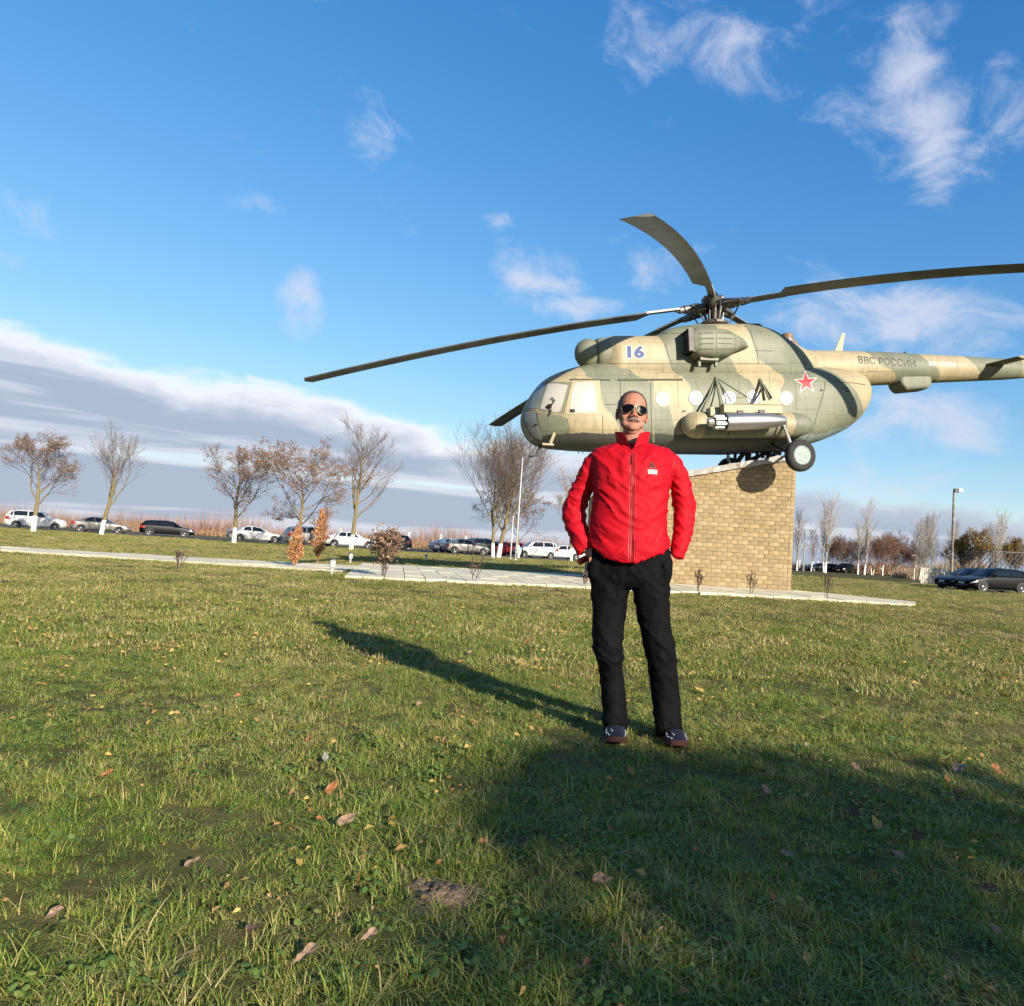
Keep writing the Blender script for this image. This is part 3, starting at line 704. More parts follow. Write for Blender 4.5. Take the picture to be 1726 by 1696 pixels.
def blade(tipw, hubw, chord=.50, twist0=RAD(7), twist1=RAD(1), pw=2.1, lin=None):
    """one drooping blade from hub to tip (world points), built in helicopter space"""
    hor = np.array([tipw[0] - hubw[0], tipw[1] - hubw[1], 0]); Rl = np.linalg.norm(hor); hor /= Rl; side = np.array([hor[1], -hor[0], 0])
    dz = tipw[2] - hubw[2]; up = np.array([0, 0, 1.0])
    c1 = np.dot(hor, -ex) * -math.sin(HPT) * Rl * .9
    def pos(s_): return hubw + hor * (Rl * s_) + up * ((c1 * s_ + (dz - c1) * s_ ** pw) if lin is None else dz * (lin * s_ + (1 - lin) * s_ * s_))
    rs = []; S = np.concatenate([[.105, .15, .19], np.linspace(.215, .985, 26), [1.0]])
    for s_ in S:
        p = pos(s_); tw = twist0 + (twist1 - twist0) * s_; cdir = side * math.cos(tw) + up * math.sin(tw); nrm = np.cross(hor, cdir)
        if nrm[2] < 0: nrm = -nrm
        c = chord * (.40 if s_ < .205 else 1.0) * (.55 if s_ == 1.0 else 1.0); th = .055 * (1 - .4 * s_)
        le = -.25 * chord + (0 if s_ > .21 else .0)
        prof = [(0, 0), (.04, .45), (.25, 1.0), (.6, .6), (1.0, .04), (.6, -.30), (.25, -.45), (.04, -.35)]
        rs.append(np.stack([toL(p + cdir * (le + a * c) + nrm * (b * th)) for a, b in prof]))
    mb = MB(); mb.rings(rs); o = mb.build('rotor_blade', M_BLADE, heli, False); auto_smooth(o, 35)
    # spar's sunlit top put in as a pale strip, tip cap, trim joints
    mb = MB(); r2 = []
    for s_ in np.linspace(.108, .205, 6):
        p = pos(s_); tw = twist0 + (twist1 - twist0) * s_; cdir = side * math.cos(tw) + up * math.sin(tw); nrm = np.cross(hor, cdir)
        if nrm[2] < 0: nrm = -nrm
        r2.append(np.stack([toL(p + cdir * (-.25 * chord - .004 + a * chord) + nrm * b) for a, b in ((0, .030), (.36, .060), (.36, .050), (.0, -.026))]))
    mb.rings(r2); mb.build('lit_spar_strip', M_BLADET, o)
    mb = MB(); p0, p1, p2, p3 = (toL(pos(q)) for q in (.028, .055, .085, .115))
    mb.tube([p0, p1], [.12, .11], 10); mb.tube([p1, p2], [.085, .085], 10); mb.tube([p2, p3], [.07, .06], 8)
    for q, rr in ((.052, .15), (.064, .13), (.085, .12), (.10, .10)): mb.tube([toL(pos(q - .006)), toL(pos(q + .006))], rr, 10)
    mb.tube([toL(pos(.035) + side * .16), toL(pos(.085) + side * .16)], .05, 8); mb.tube([toL(pos(.065) - side * .25), toL(pos(.065) + side * .2)], .035, 6)
    mb.build('blade_grip', M_GREYM, o)
    mb = MB(); a = toL(pos(.065) - side * .24); h2 = np.array([hx, 0, hz - .5]); q = toL(pos(.04) - side * .15); q[2] = hz - .5
    mb.tube([a, q], .022, 6); mb.tube([toL(pos(.085) + side * .18), toL(pos(.03) + side * .1) + np.array([0, 0, .12])], .04, 8); mb.build('pitch_link', M_GREYM, o)
    return o
hubw, s1 = solve_blade((513, 640), 196, 215, 10.3); print('left blade', s1); blade(s1[2], hubw, twist0=RAD(-9), twist1=RAD(-5), lin=.8)
_, s2 = solve_blade((1088, 364), 240, 275, 11.5); print('near', s2); blade(s2[2], hubw, twist0=RAD(5), twist1=RAD(-3), pw=1.6)
_, s3 = solve_blade((828, 717), 105, 160, 10.2); print('rear left', s3); blade(s3[2], hubw, twist0=RAD(-9), twist1=RAD(-6), lin=.65)
a = RAD(331); hh_ = hubw[:2] + 10.3 * np.array([math.cos(a), math.sin(a)]); t4 = np.array([hh_[0], hh_[1], hubw[2] - .35]); print('right', proj(t4)); blade(t4, hubw)
a = RAD(55); hh_ = hubw[:2] + 10.2 * np.array([math.cos(a), math.sin(a)]); blade(np.array([hh_[0], hh_[1], hubw[2] - 1.3]), hubw)
mb = MB()
for k in range(11):
    a = k * 2 * math.pi / 11; mb.tube([(hx + .3 * math.cos(a), .3 * math.sin(a), hz - .9), (hx + .24 * math.cos(a + .3), .24 * math.sin(a + .3), hz - .45), (hx + .33 * math.cos(a + .5), .33 * math.sin(a + .5), hz + .02)], .022, 6)
for k in range(5):
    a = k * 2 * math.pi / 5 + .3; mb.lathe((hx + .27 * math.cos(a), .27 * math.sin(a), hz - .1), (0, 0, 1), [(0, .08), (.3, .08), (.36, .05)], 10)
mb.build('control_rods', M_GREYM, head)

# ---- roof details: beacon, aerials, boom box
p = HP(1327, 580, 0.); mb = MB(); mb.lathe(p, (0, 0, 1), [(-.1, .36), (.04, .30), (.06, .21), (.12, .21), (.13, .19), (.20, .20), (.21, .18), (.27, .19), (.30, .14), (.33, .02)], 20); auto_smooth(mb.build('beacon_housing', mat('brown_lamp', (.30, .20, .12), .4, vary=.2), heli))
a, b = HP(1413, 592, 0.), HP(1421.5, 562, 0.)
mb = MB(); mb.rings([np.array([a + (-.13, -.02, 0), a + (.13, -.02, 0), a + (.13, .02, 0), a + (-.13, .02, 0)]), np.array([b + (-.05, -.01, 0), b + (.05, -.01, 0), b + (.05, .01, 0), b + (-.05, .01, 0)])]); mb.build('blade_aerial', M_TAN, heli)
c0 = HP(1504, 640, 0.); c1 = HP(1561, 640, 0.)
XD = np.linspace(c0[0], c1[0], 24); td = np.linspace(0, 1, 24); zc = (c0[2] + c1[2]) / 2
DB = Loft(XD, np.full(24, zc + .12), zc - np.interp(td, [0, .06, .2, .85, .97, 1], [-.02, .26, .42, .34, .24, .08]), np.interp(td, [0, .06, .15, .9, 1], [.2, .33, .36, .34, .24]), 5., 0., 48)
V, Fc = DB.mesh(.03); mesh_obj('underboom_fairing', V, Fc, M_PAINT, heli, True, camo(V, [[(1541, 600), (1546, 650), (1556, 670), (1600, 690), (1600, 600)]]))
mb = MB(); p = HP(1525, 596, 0.); mb.tube([p - (0, 0, .05), p + (0, 0, .05)], [.05, .03], 8); mb.build('tail_lamp', M_BLACK, heli)
# ---- tailplane, fin and tail rotor at the end of the boom
r0 = HP(1659, 637, -.3); bx1 = XB[-1]; bzc = (zbt[-1] + zbb[-1]) / 2
for sgn in (-1, 1):
    ch = .78; mb = MB(); rs = []
    for yy, xo, cc in ((.25, 0., ch), (1.4, .28, .62)):
        rs.append(np.array([(r0[0] + xo, sgn * yy, bzc), (r0[0] + xo + cc * .3, sgn * yy, bzc + .05), (r0[0] + xo + cc, sgn * yy, bzc), (r0[0] + xo + cc * .3, sgn * yy, bzc - .05)]))
    mb.rings(rs); mb.build('tailplane', M_GREEN, heli)
mb = MB(); rs = []
for (dx, dzz, cc, ww) in ((-.15, -.3, 1.2, .22), (.35, .3, 1.15, .2), (1.25, 1.35, .85, .13), (1.4, 1.6, .5, .08)):
    xx = bx1 + dx; zz = bzc + dzz; rs.append(np.array([(xx, 0, zz), (xx + cc * .35, -ww, zz), (xx + cc, 0, zz), (xx + cc * .35, ww, zz)]))
mb.rings(rs); mb.build('tail_fin', M_TAN, heli)
tr = np.array([bx1 + 1.65, -.45, bzc + 1.45]); mb = MB(); mb.lathe(tr, (0, 1, 0), [(-.15, .12), (.5, .14)], 14); tro = mb.build('tail_rotor_hub', M_DARKM, heli)
for k in range(3):
    a = k * 2 * math.pi / 3 + .2; d = np.array([math.cos(a), 0, math.sin(a)]); s_ = np.array([-math.sin(a), 0, math.cos(a)]); mb = MB()
    mb.rings([np.array([tr + d * q - (0, .05, 0) + s_ * (-.12), tr + d * q + s_ * .14 - (0, .08, 0), tr + d * q + (0, .0, 0) - s_ * .0]) for q in (.2, 1.75)]); mb.build('tail_rotor_blade', M_BLADE, tro)

# ---- external fuel tanks, stores, rack
t0 = HP(1151, 716, -1.42); t1 = HP(1373, 716, -1.42)
tt = np.linspace(0, 1, 60); XT = t0[0] + (t1[0] - t0[0]) * (1 - np.cos(tt * math.pi)) / 2
q = (XT - XT[0]) / (XT[-1] - XT[0]); rad = .345 * np.sqrt(np.clip(1 - np.clip((.10 - q) / .10, 0, 1) ** 2, 0, 1)) * np.sqrt(np.clip(1 - np.clip((q - .80) / .20, 0, 1) ** 2, 0, 1))
zc = np.interp(q, [0, 1], [t0[2], t1[2]])
for sg in (-1, 1):
    TK = Loft(XT, zc + rad, zc - rad, rad, 2., sg * 1.36, 56); V, Fc = TK.mesh(.03)
    tank = mesh_obj('fuel_tank', V, Fc, M_PAINT, heli, True, camo(V, [[(1185, 690), (1175, 720), (1172, 760), (1300, 760), (1310, 722), (1302, 700), (1240, 690)], [(1322, 690), (1322, 760), (1400, 760), (1400, 690)]]))
    if sg < 0:
        cast_t = Caster(V, Fc, HWI)
        seam('tank_strap', [[(1229, 694), (1231, 715), (1226, 738)], [(1308, 694), (1311, 715), (1304, 738)]], cast_t, M_DARKM, tank, 1.6, .012, 4)
mb = MB(); f0 = HP(1268, 686, -1.9)
L0 = HP(1219, 688, -2.0); L1 = HP(1317, 688, -2.0); zc = (L0[2] + L1[2]) / 2
mb.rings([np.array([(xx, -1.75, zc + .16), (xx, -1.98, zc + .10), (xx, -2.06, zc + .06), (xx, -2.06, zc - .13), (xx, -1.75, zc - .15)]) for xx in (L0[0], L1[0])]); mb.build('weapon_rack', M_TAN, heli)
mb = MB(); mb.box(((L0[0] + L1[0]) / 2, -1.5, zc + .04), (1.15, .7, .14)); mb.box((L0[0] - .1, -1.62, zc - .06), (.3, .3, .22)); mb.build('rack_beam', M_TAN, heli)
def arm(name, pts, r, m=M_GREEN): mb = MB(); mb.tube(pts, r, 8); return mb.build(name, m, heli)
def HS(px, py, off=.02): h = cast_c.hit(px, py, off); return h if h is not None else HP(px, py, -1.15)
top1 = HS(1206, 637)
arm('rack_strut', [top1, HP(1184, 695, -1.5)], .03); arm('rack_strut', [top1, HP(1215.5, 684, -1.95)], .036); arm('rack_strut', [top1, HP(1232, 676, -1.9)], .02); arm('rack_strut', [top1 + (.03, 0, -.02), HP(1267, 674, -1.95)], .018)
arm('rack_strut', [HP(1226, 671, -1.95), HP(1262, 670, -1.95)], .014)
top2 = HS(1281, 640); arm('rack_strut', [top2, HP(1288, 674, -1.7)], .04); arm('rack_strut', [top2, HP(1297, 674, -1.95)], .03); arm('rack_strut', [top2 + (.05, -.1, -.2), HP(1300, 671, -1.95)], .03, M_DARKM)
c0 = HP(1222, 711.5, -2.2); c1 = HP(1325, 709, -2.2); ax = (c1 - c0); Ln = np.linalg.norm(ax)
mb = MB(); mb.lathe(c0, ax, [(.0, .205), (.10, .222), (Ln * .42, .222), (Ln * .62, .205), (Ln * .80, .17), (Ln * .95, .125), (Ln * .985, .10), (Ln, .05)], 28); pod = mb.build('rocket_pod', M_SILV, heli, True); auto_smooth(pod)
d = ax / Ln; e2 = np.array([0, 1.0, 0]); e3 = np.cross(d, e2)
for k in range(7):
    a = k * 2 * math.pi / 7; c = c0 + .135 * (math.cos(a) * e2 + math.sin(a) * e3) * (1 if k else 1)
    mb = MB(); mb.lathe(c - d * .30, d, [(0, .045), (0, .062), (.34, .064)], 10); mb.build('launch_tube', M_SILV, pod)
mb = MB(); mb.lathe(c0 - d * .48, d, [(0, .02), (.02, .10), (.2, .11), (.21, .16), (.23, .16)], 12); mb.build('launch_tube_cluster', M_SILV, pod)
mb = MB(); mb.lathe(c0 - d * .03, d, [(0, .20), (.025, .215), (.05, .205)], 24); mb.build('pod_ring', M_DARKM, pod)
for f in (.25, .6): mb = MB(); mb.box(c0 + d * Ln * f + (0, .0, .24), (.16, .08, .10)); mb.build('pod_lug', M_DARKM, pod)

# ---- undercarriage
def wheel(c, R, w, name='wheel'):
    mb = MB(); mb.lathe(c, (0, 1, 0), [(-w * .42, R * .58), (-w * .5, R * .70), (-w * .48, R * .86), (-w * .34, R * .965), (-w * .12, R), (w * .12, R), (w * .34, R * .965), (w * .48, R * .86), (w * .5, R * .70), (w * .42, R * .58)], 40)
    o = mb.build('tyre', M_RUBBER, heli, True); o.name = name
    mb = MB(); mb.lathe(c, (0, 1, 0), [(-w * .44, R * .60), (-w * .46, R * .57), (-w * .44, R * .53), (-w * .06, R * .49), (-w * .04, R * .33), (-w * .24, R * .30), (-w * .24, R * .13), (-w * .42, R * .12), (-w * .42, R * .05), (w * .42, R * .05), (w * .44, R * .60)], 32)
    auto_smooth(mb.build('rim', M_WHEEL, o), 30)
    mb = MB(); mb.lathe(c, (0, 1, 0), [(-w * .435, R * .01), (-w * .435, R * .06), (-w * .38, R * .06)], 12); mb.build('axle_cap', M_DARKM, o)
    return o
wc0 = HP(1348.5, 768, -2.12)
for sg in (-1, 1):
    c = np.array([wc0[0] - (.05 if sg > 0 else 0), sg * 2.12, wc0[2]]); wheel(c, .425, .27, 'main_wheel')
    k = np.array([1, sg * -1, 1]); S = lambda px, py, yl: HP(px, py, yl) * np.array([1, -sg, 1])
    up_ = S(1320, 716, -1.72); dn = c + np.array([-.14, -sg * .22, .32]); mid = up_ * .45 + dn * .55
    mb = MB(); mb.tube([up_, mid], .035, 10); mb.tube([mid, dn], .055, 10); mb.tube([dn, c + np.array([0, -sg * .16, 0])], .045, 8); mb.build('shock_strut', M_SILV, heli)
    mb = MB(); mb.tube([S(1300, 748, -.85), c + np.array([-.05, -sg * .2, .02])], .05, 8); mb.tube([S(1340, 748, -.8), c + np.array([0, -sg * .2, .02])], .04, 8); mb.tube([c + np.array([0, -sg * .22, 0]), c + np.array([0, sg * .1, 0])], .05, 8); mb.build('axle_arm', M_BLACK, heli)
nw = np.array([wc0[0] - 4.0, 0, wc0[2] - .03])
for sg in (-1, 1): wheel(nw + (0, sg * .2, 0), .28, .17, 'nose_wheel')
mb = MB(); mb.tube([nw, nw + (0.05, 0, .75)], .07, 10); mb.tube([nw + (0, -.25, 0), nw + (0, .25, 0)], .04, 8); mb.build('nose_strut', M_GREYM, heli)
# ---- little aerials under the nose, pitot
p0, p1 = HS(934, 731, .0), HP(927, 749, -1.0)
mb = MB(); mb.tube([p0, p1], [.045, .04], 6); mb.tube([HP(914, 748.5, -1.05), HP(933, 750, -1.0)], .028, 6); mb.build('marker_aerial', M_TAN, heli)
p0, p1 = HP(911, 752, -.1), HP(904, 768, -.1)
mb = MB(); mb.tube([p0, p1], [.04, .03], 6); mb.tube([HP(891, 769.5, -.1), HP(908, 768.5, -.1)], .022, 6); mb.build('marker_aerial', M_BLACK, heli)
for px in (975, 982, 1030):
    mb = MB(); a = HP(px, 756, -.4); mb.tube([a, a - (0, 0, .14)], .012, 5); mb.build('drain_pipe', M_BLACK, heli)
# ================================================================== brick plinth that carries the helicopter
WY = 19.6
def build_plinth():
    bl, br = atY(1004, 979, WY), atY(1333, 998, WY); zb = float(mound(2, WY)) - .02
    XL, XR = bl[0], br[0]
    tL, tR = atY(1004, 823, WY), atY(1338, 769, WY)
    # plan: front face square to the viewer, left flank opening outwards to the back
    BLx = atY(985, 972, WY + 2.6)[0]; DEP = 2.6
    root = empty('plinth', ((XL + XR) / 2, WY, zb), 'tan split-face brick plinth with sloping white sheet cap under the helicopter', 'plinth')
    O = np.array([(XL + XR) / 2, WY, zb])
    def top(x): return tL[2] + (tR[2] - tL[2]) * (x - tL[0]) / (tR[0] - tL[0]) - zb
    M_BR = [mat('split_brick_%d' % i, c, .92, vary=.14, vscale=5, bump=.6, bscale=24, bdist=.02) for i, c in enumerate([(.52, .385, .205), (.47, .345, .18), (.55, .415, .23), (.43, .315, .165)])]
    M_MORT = mat('mortar', (.36, .265, .145), .95, vary=.2)
    xl, xr = XL - O[0], XR - O[0]; bk = BLx - O[0]; xr_b = xr - .2; ins = .05
    pl = [(xl + ins, ins), (xr - ins, ins), (xr_b - ins, DEP - ins), (bk + ins, DEP - ins)]
    n = 4; V = [(p[0], p[1], -.3) for p in pl] + [(p[0], p[1], top(p[0] + O[0]) - .03) for p in pl]
    mesh_obj('core', V, [(3, 2, 1, 0), (4, 5, 6, 7)] + [(i, (i + 1) % 4, 4 + (i + 1) % 4, 4 + i) for i in range(4)], M_MORT, root)
    # courses of split-face bricks on the four flanks
    ch, bw, g, dep = .116, .285, .007, .10
    def brick_mesh(w, h, seed):
        r = np.random.default_rng(seed); x = [-w / 2, 0, w / 2]; V = []
        for xx in x:
            for zz in (0, h):
                e = 0.010 if xx in (x[0], x[2]) else 0; V.append((xx, r.uniform(-.008, .006) + e, zz))
        for xx in x:
            for zz in (0, h): V.append((xx, dep, zz))
        Fc = [(0, 2, 3, 1), (2, 4, 5, 3), (0, 1, 7, 6), (4, 10, 11, 5), (1, 3, 9, 7), (3, 5, 11, 9), (0, 6, 8, 2), (2, 8, 10, 4)]
        return np.array(V), Fc
    shared = []
    for i in range(8):
        V, Fc = brick_mesh(bw - g, ch - g, i); o = mesh_obj('brick', V, Fc, M_BR[i % 4], None, link=False); shared.append(o.data); bpy.data.objects.remove(o)
    singles = []; rest = [MB() for _ in M_BR]
    def face(a, b, singles_ok):
        a = np.array(a); b = np.array(b); L = np.linalg.norm(b - a); d = (b - a) / L; nrm = np.array([-d[1], d[0]])   # inward
        ang = math.atan2(d[1], d[0]); k = 0
        while True:
            z0 = k * ch - .02
            if z0 > 5: break
            x = -(k % 2) * bw * .5 + random.uniform(-.02, .02); any_ = False
            while x < L:
                w0, w1 = max(x, 0), min(x + bw, L)
                if w1 - w0 > .05:
                    c = a + d * (w0 + w1) / 2; tz = min(top(a[0] + d[0] * w0 + O[0]), top(a[0] + d[0] * w1 + O[0])); tz2 = max(top(a[0] + d[0] * w0 + O[0]), top(a[0] + d[0] * w1 + O[0]))
                    jit = random.uniform(-.006, .006)
                    if z0 < tz2 - .02:
                        any_ = True; full = (w1 - w0 > bw - .01) and z0 + ch < tz; s = random.randrange(8)
                        if full and singles_ok: singles.append((c[0] + nrm[0] * jit, c[1] + nrm[1] * jit, z0, ang, s))
                        else:
                            V, Fc = brick_mesh(w1 - w0 - g, ch - g, random.randrange(1000)); V = V.copy(); V[:, 1] += jit
                            R = np.array([[d[0], nrm[0]], [d[1], nrm[1]]]); XY = V[:, :2] @ R.T + c; Z = V[:, 2] + z0
                            Z = np.minimum(Z, [top(xx + O[0]) - .005 for xx in XY[:, 0]]); rest[s % 4].add(np.column_stack([XY, Z]), Fc)
                x += bw
            k += 1
            if not any_ and k > 45: break
    face((xl, 0), (xr, 0), True)
    face((xr, 0), (xr_b, DEP), False); face((xr_b, DEP), (bk, DEP), False); face((bk, DEP), (xl, 0), False)
    singles.sort(key=lambda q: -q[0])
    for (x, y, z, a, s) in singles[:300]:
        o = bpy.data.objects.new('brick', shared[s]); COL.objects.link(o); o.parent = root; o.location = (x, y, z); o.rotation_euler = (0, 0, a)
    for (x, y, z, a, s) in singles[300:]:
        me = shared[s]; V = np.array([v.co for v in me.vertices]); c_, s_ = math.cos(a), math.sin(a)
        rest[s % 4].add(np.column_stack([V[:, 0] * c_ - V[:, 1] * s_ + x, V[:, 0] * s_ + V[:, 1] * c_ + y, V[:, 2] + z]), [tuple(p.vertices) for p in me.polygons])
    for i, mb in enumerate(rest):
        o = mb.build('brickwork', M_BR[i], root); o['kind'] = 'stuff'
    # crumpled sheet-metal cap
    Vc = []; Fc = []; nn = 60
    for i in range(nn + 1):
        t = i / nn; x = xl - .06 + (xr - xl + .12) * t; zt = top(x + O[0]); j = [random.uniform(-.012, .012) for _ in range(4)]
        Vc += [(x, -.07 + j[0], zt - .10 + j[1] * .6), (x, -.085 + j[2], zt + .0 + j[3]), (x, -.06, zt + .07 + j[0]), (x, DEP + .08, zt + .07), (x, DEP + .08, zt - .1)]
    for i in range(nn):
        for k in range(4): Fc.append((i * 5 + k, (i + 1) * 5 + k, (i + 1) * 5 + k + 1, i * 5 + k + 1))
    mesh_obj('sheet_cap', Vc, Fc, mat('white_sheet_metal', (.70, .66, .62), .35, .25, vary=.15, vscale=6, second=(.42, .33, .28), sscale=4, srange=(.55, .65)), root)
    # steel cradle between plinth and belly
    def W(px, py, Y): return atY(px, py, Y) - O
    def beam(name, p, q, w=.09):
        mb = MB(); mb.tube([p, q], w / 1.414 * 1.0, 4); mb.build(name, M_BLACK, root)
    for px, Y in ((1262, 20.6), (1277, 20.6), (1287, 20.9), (1297, 20.6), (1306, 20.6), (1240, 21.0), (1315, 21.2)):
        a = W(px, 750, Y); b = a.copy(); b[2] = top(a[0] + O[0]) - .02; beam('cradle_post', a, b, .13 if px in (1262, 1297) else .07)
    beam('cradle_beam', W(1200, 757, 20.6), W(1318, 752, 20.6), .16)
    beam('cradle_brace', W(1262, 752, 20.6), W(1240, 783, 20.6), .10); beam('cradle_brace', W(1300, 760, 20.7), W(1258, 778, 20.7), .08); beam('cradle_brace', W(1325, 755, 21.0), W(1290, 775, 21.0), .08)
build_plinth()
# ================================================================== the man
MD = float((gnd(1037, 1243)[1] + gnd(1136, 1250)[1]) / 2); print('man depth', MD)
def MW(px, py, dy=0.): return atY(px, py, MD + dy)
PO = np.array([MW(1085, 1245)[0], MD, 0.]); PO[2] = float(mound(PO[0], PO[1]))
man = empty('person', PO, 'standing man in red zipped jacket, black trousers and dark aviator sunglasses, hands in pockets', 'person')
PX = MD / F                                            # metres per photo pixel at his distance
UPI = np.array([MW(1065, 800)[i] - MW(1065, 801)[i] for i in range(3)]); RTI = np.array([MW(1066, 800)[i] - MW(1065, 800)[i] for i in range(3)])
UPI /= np.linalg.norm(UPI); RTI /= np.linalg.norm(RTI)
def ML(px, py, dy=0.): return MW(px, py, dy) - PO
def ring(px0, px1, py, hd, yc, n=2.4, N=40, dip=0.):
    c = (px0 + px1) / 2; hw = (px1 - px0) / 2; th = np.arange(N) * 2 * math.pi / N; out = []
    for t in th:
        cu, su = math.cos(t), math.sin(t); xx = math.copysign(abs(cu) ** (2 / n), cu); yy = math.copysign(abs(su) ** (2 / n), su)
        dd = dip * (1 - abs(xx) ** 1.6) * (1.0 if yy < 0 else .3)
        out.append(ML(c + hw * xx, py + dd, 0) + np.array([0, yc + hd * yy, 0]))
    return np.array(out)
def limb(pts, N=20):
    """pts: (px, py, radius px, dy[, depth factor])"""
    C = [ML(p[0], p[1], 0) + np.array([0, p[3], 0]) for p in pts]; rs = []
    for i, p in enumerate(pts):
        t = C[min(i + 1, len(C) - 1)] - C[max(i - 1, 0)]; t /= np.linalg.norm(t)
        u_ = np.array([0, 1.0, 0]) - t * t[1]; u_ /= np.linalg.norm(u_); v_ = np.cross(t, u_)
        th = np.arange(N) * 2 * math.pi / N; r_ = p[2] * PX; k = p[4] if len(p) > 4 else 1.
        rs.append(C[i] + r_ * (np.outer(np.cos(th) * k, u_) + np.outer(np.sin(th), v_)))
    return rs
M_RED = mat('red_nylon', (.60, .003, .014), .70, vary=.07, vscale=7, bump=.45, bscale=60, bdist=.004, stretch=(1.0, 1.0, 2.6), spec=.16)
M_REDD = mat('red_zip_tape', (.42, .004, .008), .6, bump=.3, bscale=120)
M_BLK = mat('black_twill', (.0042, .0042, .0048), .8, vary=.3, vscale=6, bump=.25, bscale=40, bdist=.006, spec=.10)
M_BLKL = mat('black_lining', (.006, .006, .007), .9, spec=.08)
# ---- jacket: torso and sleeves fused into one garment
mb = MB()
rows = [(741, 1048, 1086, .045, .065, 0), (746, 1038, 1097, .068, .052, 0), (752, 1017, 1116, .088, .038, 0), (759, 1003, 1129, .108, .025, 0), (768, 997, 1135, .122, .014, 0), (782, 996, 1136, .134, 0, 0), (800, 1000, 1131, .142, -.012, 0),
        (820, 1000, 1129, .147, -.02, 0), (845, 999, 1126, .142, -.022, 0), (870, 998, 1125, .142, -.024, 0), (892, 997, 1126, .142, -.024, 2), (908, 996, 1127, .142, -.024, 8), (920, 996, 1127, .147, -.028, 15), (929, 1003, 1121, .142, -.026, 22)]
mb.rings([ring(a, b, py, hd, yc, 2.35, 48, dip) for py, a, b, hd, yc, dip in rows])
mb.rings(limb([(1014, 767, 14, .014, 1.2), (1001, 778, 15, .014, 1.25), (989, 800, 16.5, .024, 1.2), (978, 828, 19, .04, 1.05), (965, 855, 20.5, .058), (967, 873, 19.5, .045), (972, 891, 17.5, .02), (978, 907, 15.5, -.015), (983, 920, 13.5, -.04), (987, 929, 11.5, -.05)]))
mb.rings(limb([(1118, 767, 14, .014, 1.2), (1131, 778, 15, .014, 1.25), (1143, 800, 16, .024, 1.2), (1151, 828, 18.5, .04, 1.05), (1155, 858, 20, .055), (1153, 878, 19, .04), (1150, 898, 17.5, .01), (1147, 918, 14.5, -.02), (1142, 934, 11.5, -.035), (1141, 942, 10.5, -.04)]))
JV, JF, JN = remeshed(mb, .0075, 5)
def wr(P, s, seed): return 1 - np.abs(fbm(P * s, 2, seed)) * 2
Pp = JV.copy(); warp = np.stack([fbm(Pp * 5, 2, 40), fbm(Pp * 5, 2, 41), fbm(Pp * 5, 2, 42)], 1) * .05; Q = Pp + warp
up = JV @ UPI; rt = JV @ RTI
arm_m = np.clip((np.abs(rt - np.dot(ML(1064, 830), RTI)) - .19) / .03, 0, 1)
B = np.stack([rt * 3.5 + up * 4, Q[:, 1] * 5, up * 16 - np.abs(rt) * 13], 1)
d1 = (wr(B + warp * 20, 1.0, 3) ** 3) * .0105
B2 = np.stack([rt * 10, Q[:, 1] * 10, up * 30 + rt * 17], 1); d2 = (wr(B2, 1.0, 8) ** 3) * .0042
arm_f = (wr(np.stack([rt * 7, JV[:, 1] * 7, up * 19 + rt * 13], 1) + warp * 22, 1., 13) ** 3) * .0075
lowf = fbm(JV * np.array([7, 7, 11]), 2, 22) * .006
hemz = np.exp(-((up - np.dot(ML(1064, 918), UPI)) / .05) ** 2) * (1 - arm_m); d1 = d1 + hemz * (wr(np.stack([rt * 6, JV[:, 1] * 4, up * 34 + np.abs(rt) * 20], 1) + warp * 15, 1., 17) ** 3) * .007
disp = d1 * (1 - .4 * arm_m) + d2 + arm_f * arm_m + lowf
zc_ = np.dot(ML(1065, 830), RTI); disp *= 1 - .75 * np.exp(-((rt - zc_) / .012) ** 2) * (JV[:, 1] < 0)
JV2 = JV + JN * (disp - .004)[:, None]
jk = mesh_obj('jacket', JV2, JF, M_RED, man, True)
cast_j = Caster(JV2, JF, Matrix.Translation(Vector(-PO)))
decal('zip', [[(1064.3, 762), (1069.3, 762), (1069, 800), (1068.2, 850), (1067.2, 900), (1066.2, 946), (1061.4, 946), (1062.2, 900), (1063.2, 850), (1064, 800)]], cast_j, M_REDD, jk, .0025, 3)
M_STITCH = mat('pale_red_stitching', (.75, .10, .10), .6)
seam('stitching', [[(1061.5, 765), (1061, 850), (1058.5, 945)]], cast_j, M_STITCH, jk, .55, .003, 4); seam('stitching', [[(1072, 765), (1071, 850), (1069, 945)]], cast_j, M_STITCH, jk, .55, .003, 4)
decal('zip_pull', [[(1062, 770), (1065, 770), (1066, 784), (1063, 785)]], cast_j, M_BLKL, jk, .010, 1, thick=.003)
seam('hem_seam', [[(1000, 923), (1020, 933), (1045, 941), (1064, 943), (1085, 940), (1105, 932), (1124, 922)]], cast_j, M_REDD, jk, .7, .002, 4)
seam('pocket_seam', [[(1119, 888), (1112, 902), (1104, 916)]], cast_j, M_REDD, jk, .8, .002, 4); seam('pocket_seam', [[(1005, 890), (1013, 908)]], cast_j, M_REDD, jk, .8, .002, 4)
seam('sleeve_seam', [[(993, 768), (996, 785), (1000, 805)]], cast_j, M_REDD, jk, .9, .002, 3); seam('sleeve_seam', [[(1138, 768), (1135, 785), (1131, 806)]], cast_j, M_REDD, jk, .9, .002, 3)
M_EMB = mat('dark_emblem', (.05, .012, .02), .5)
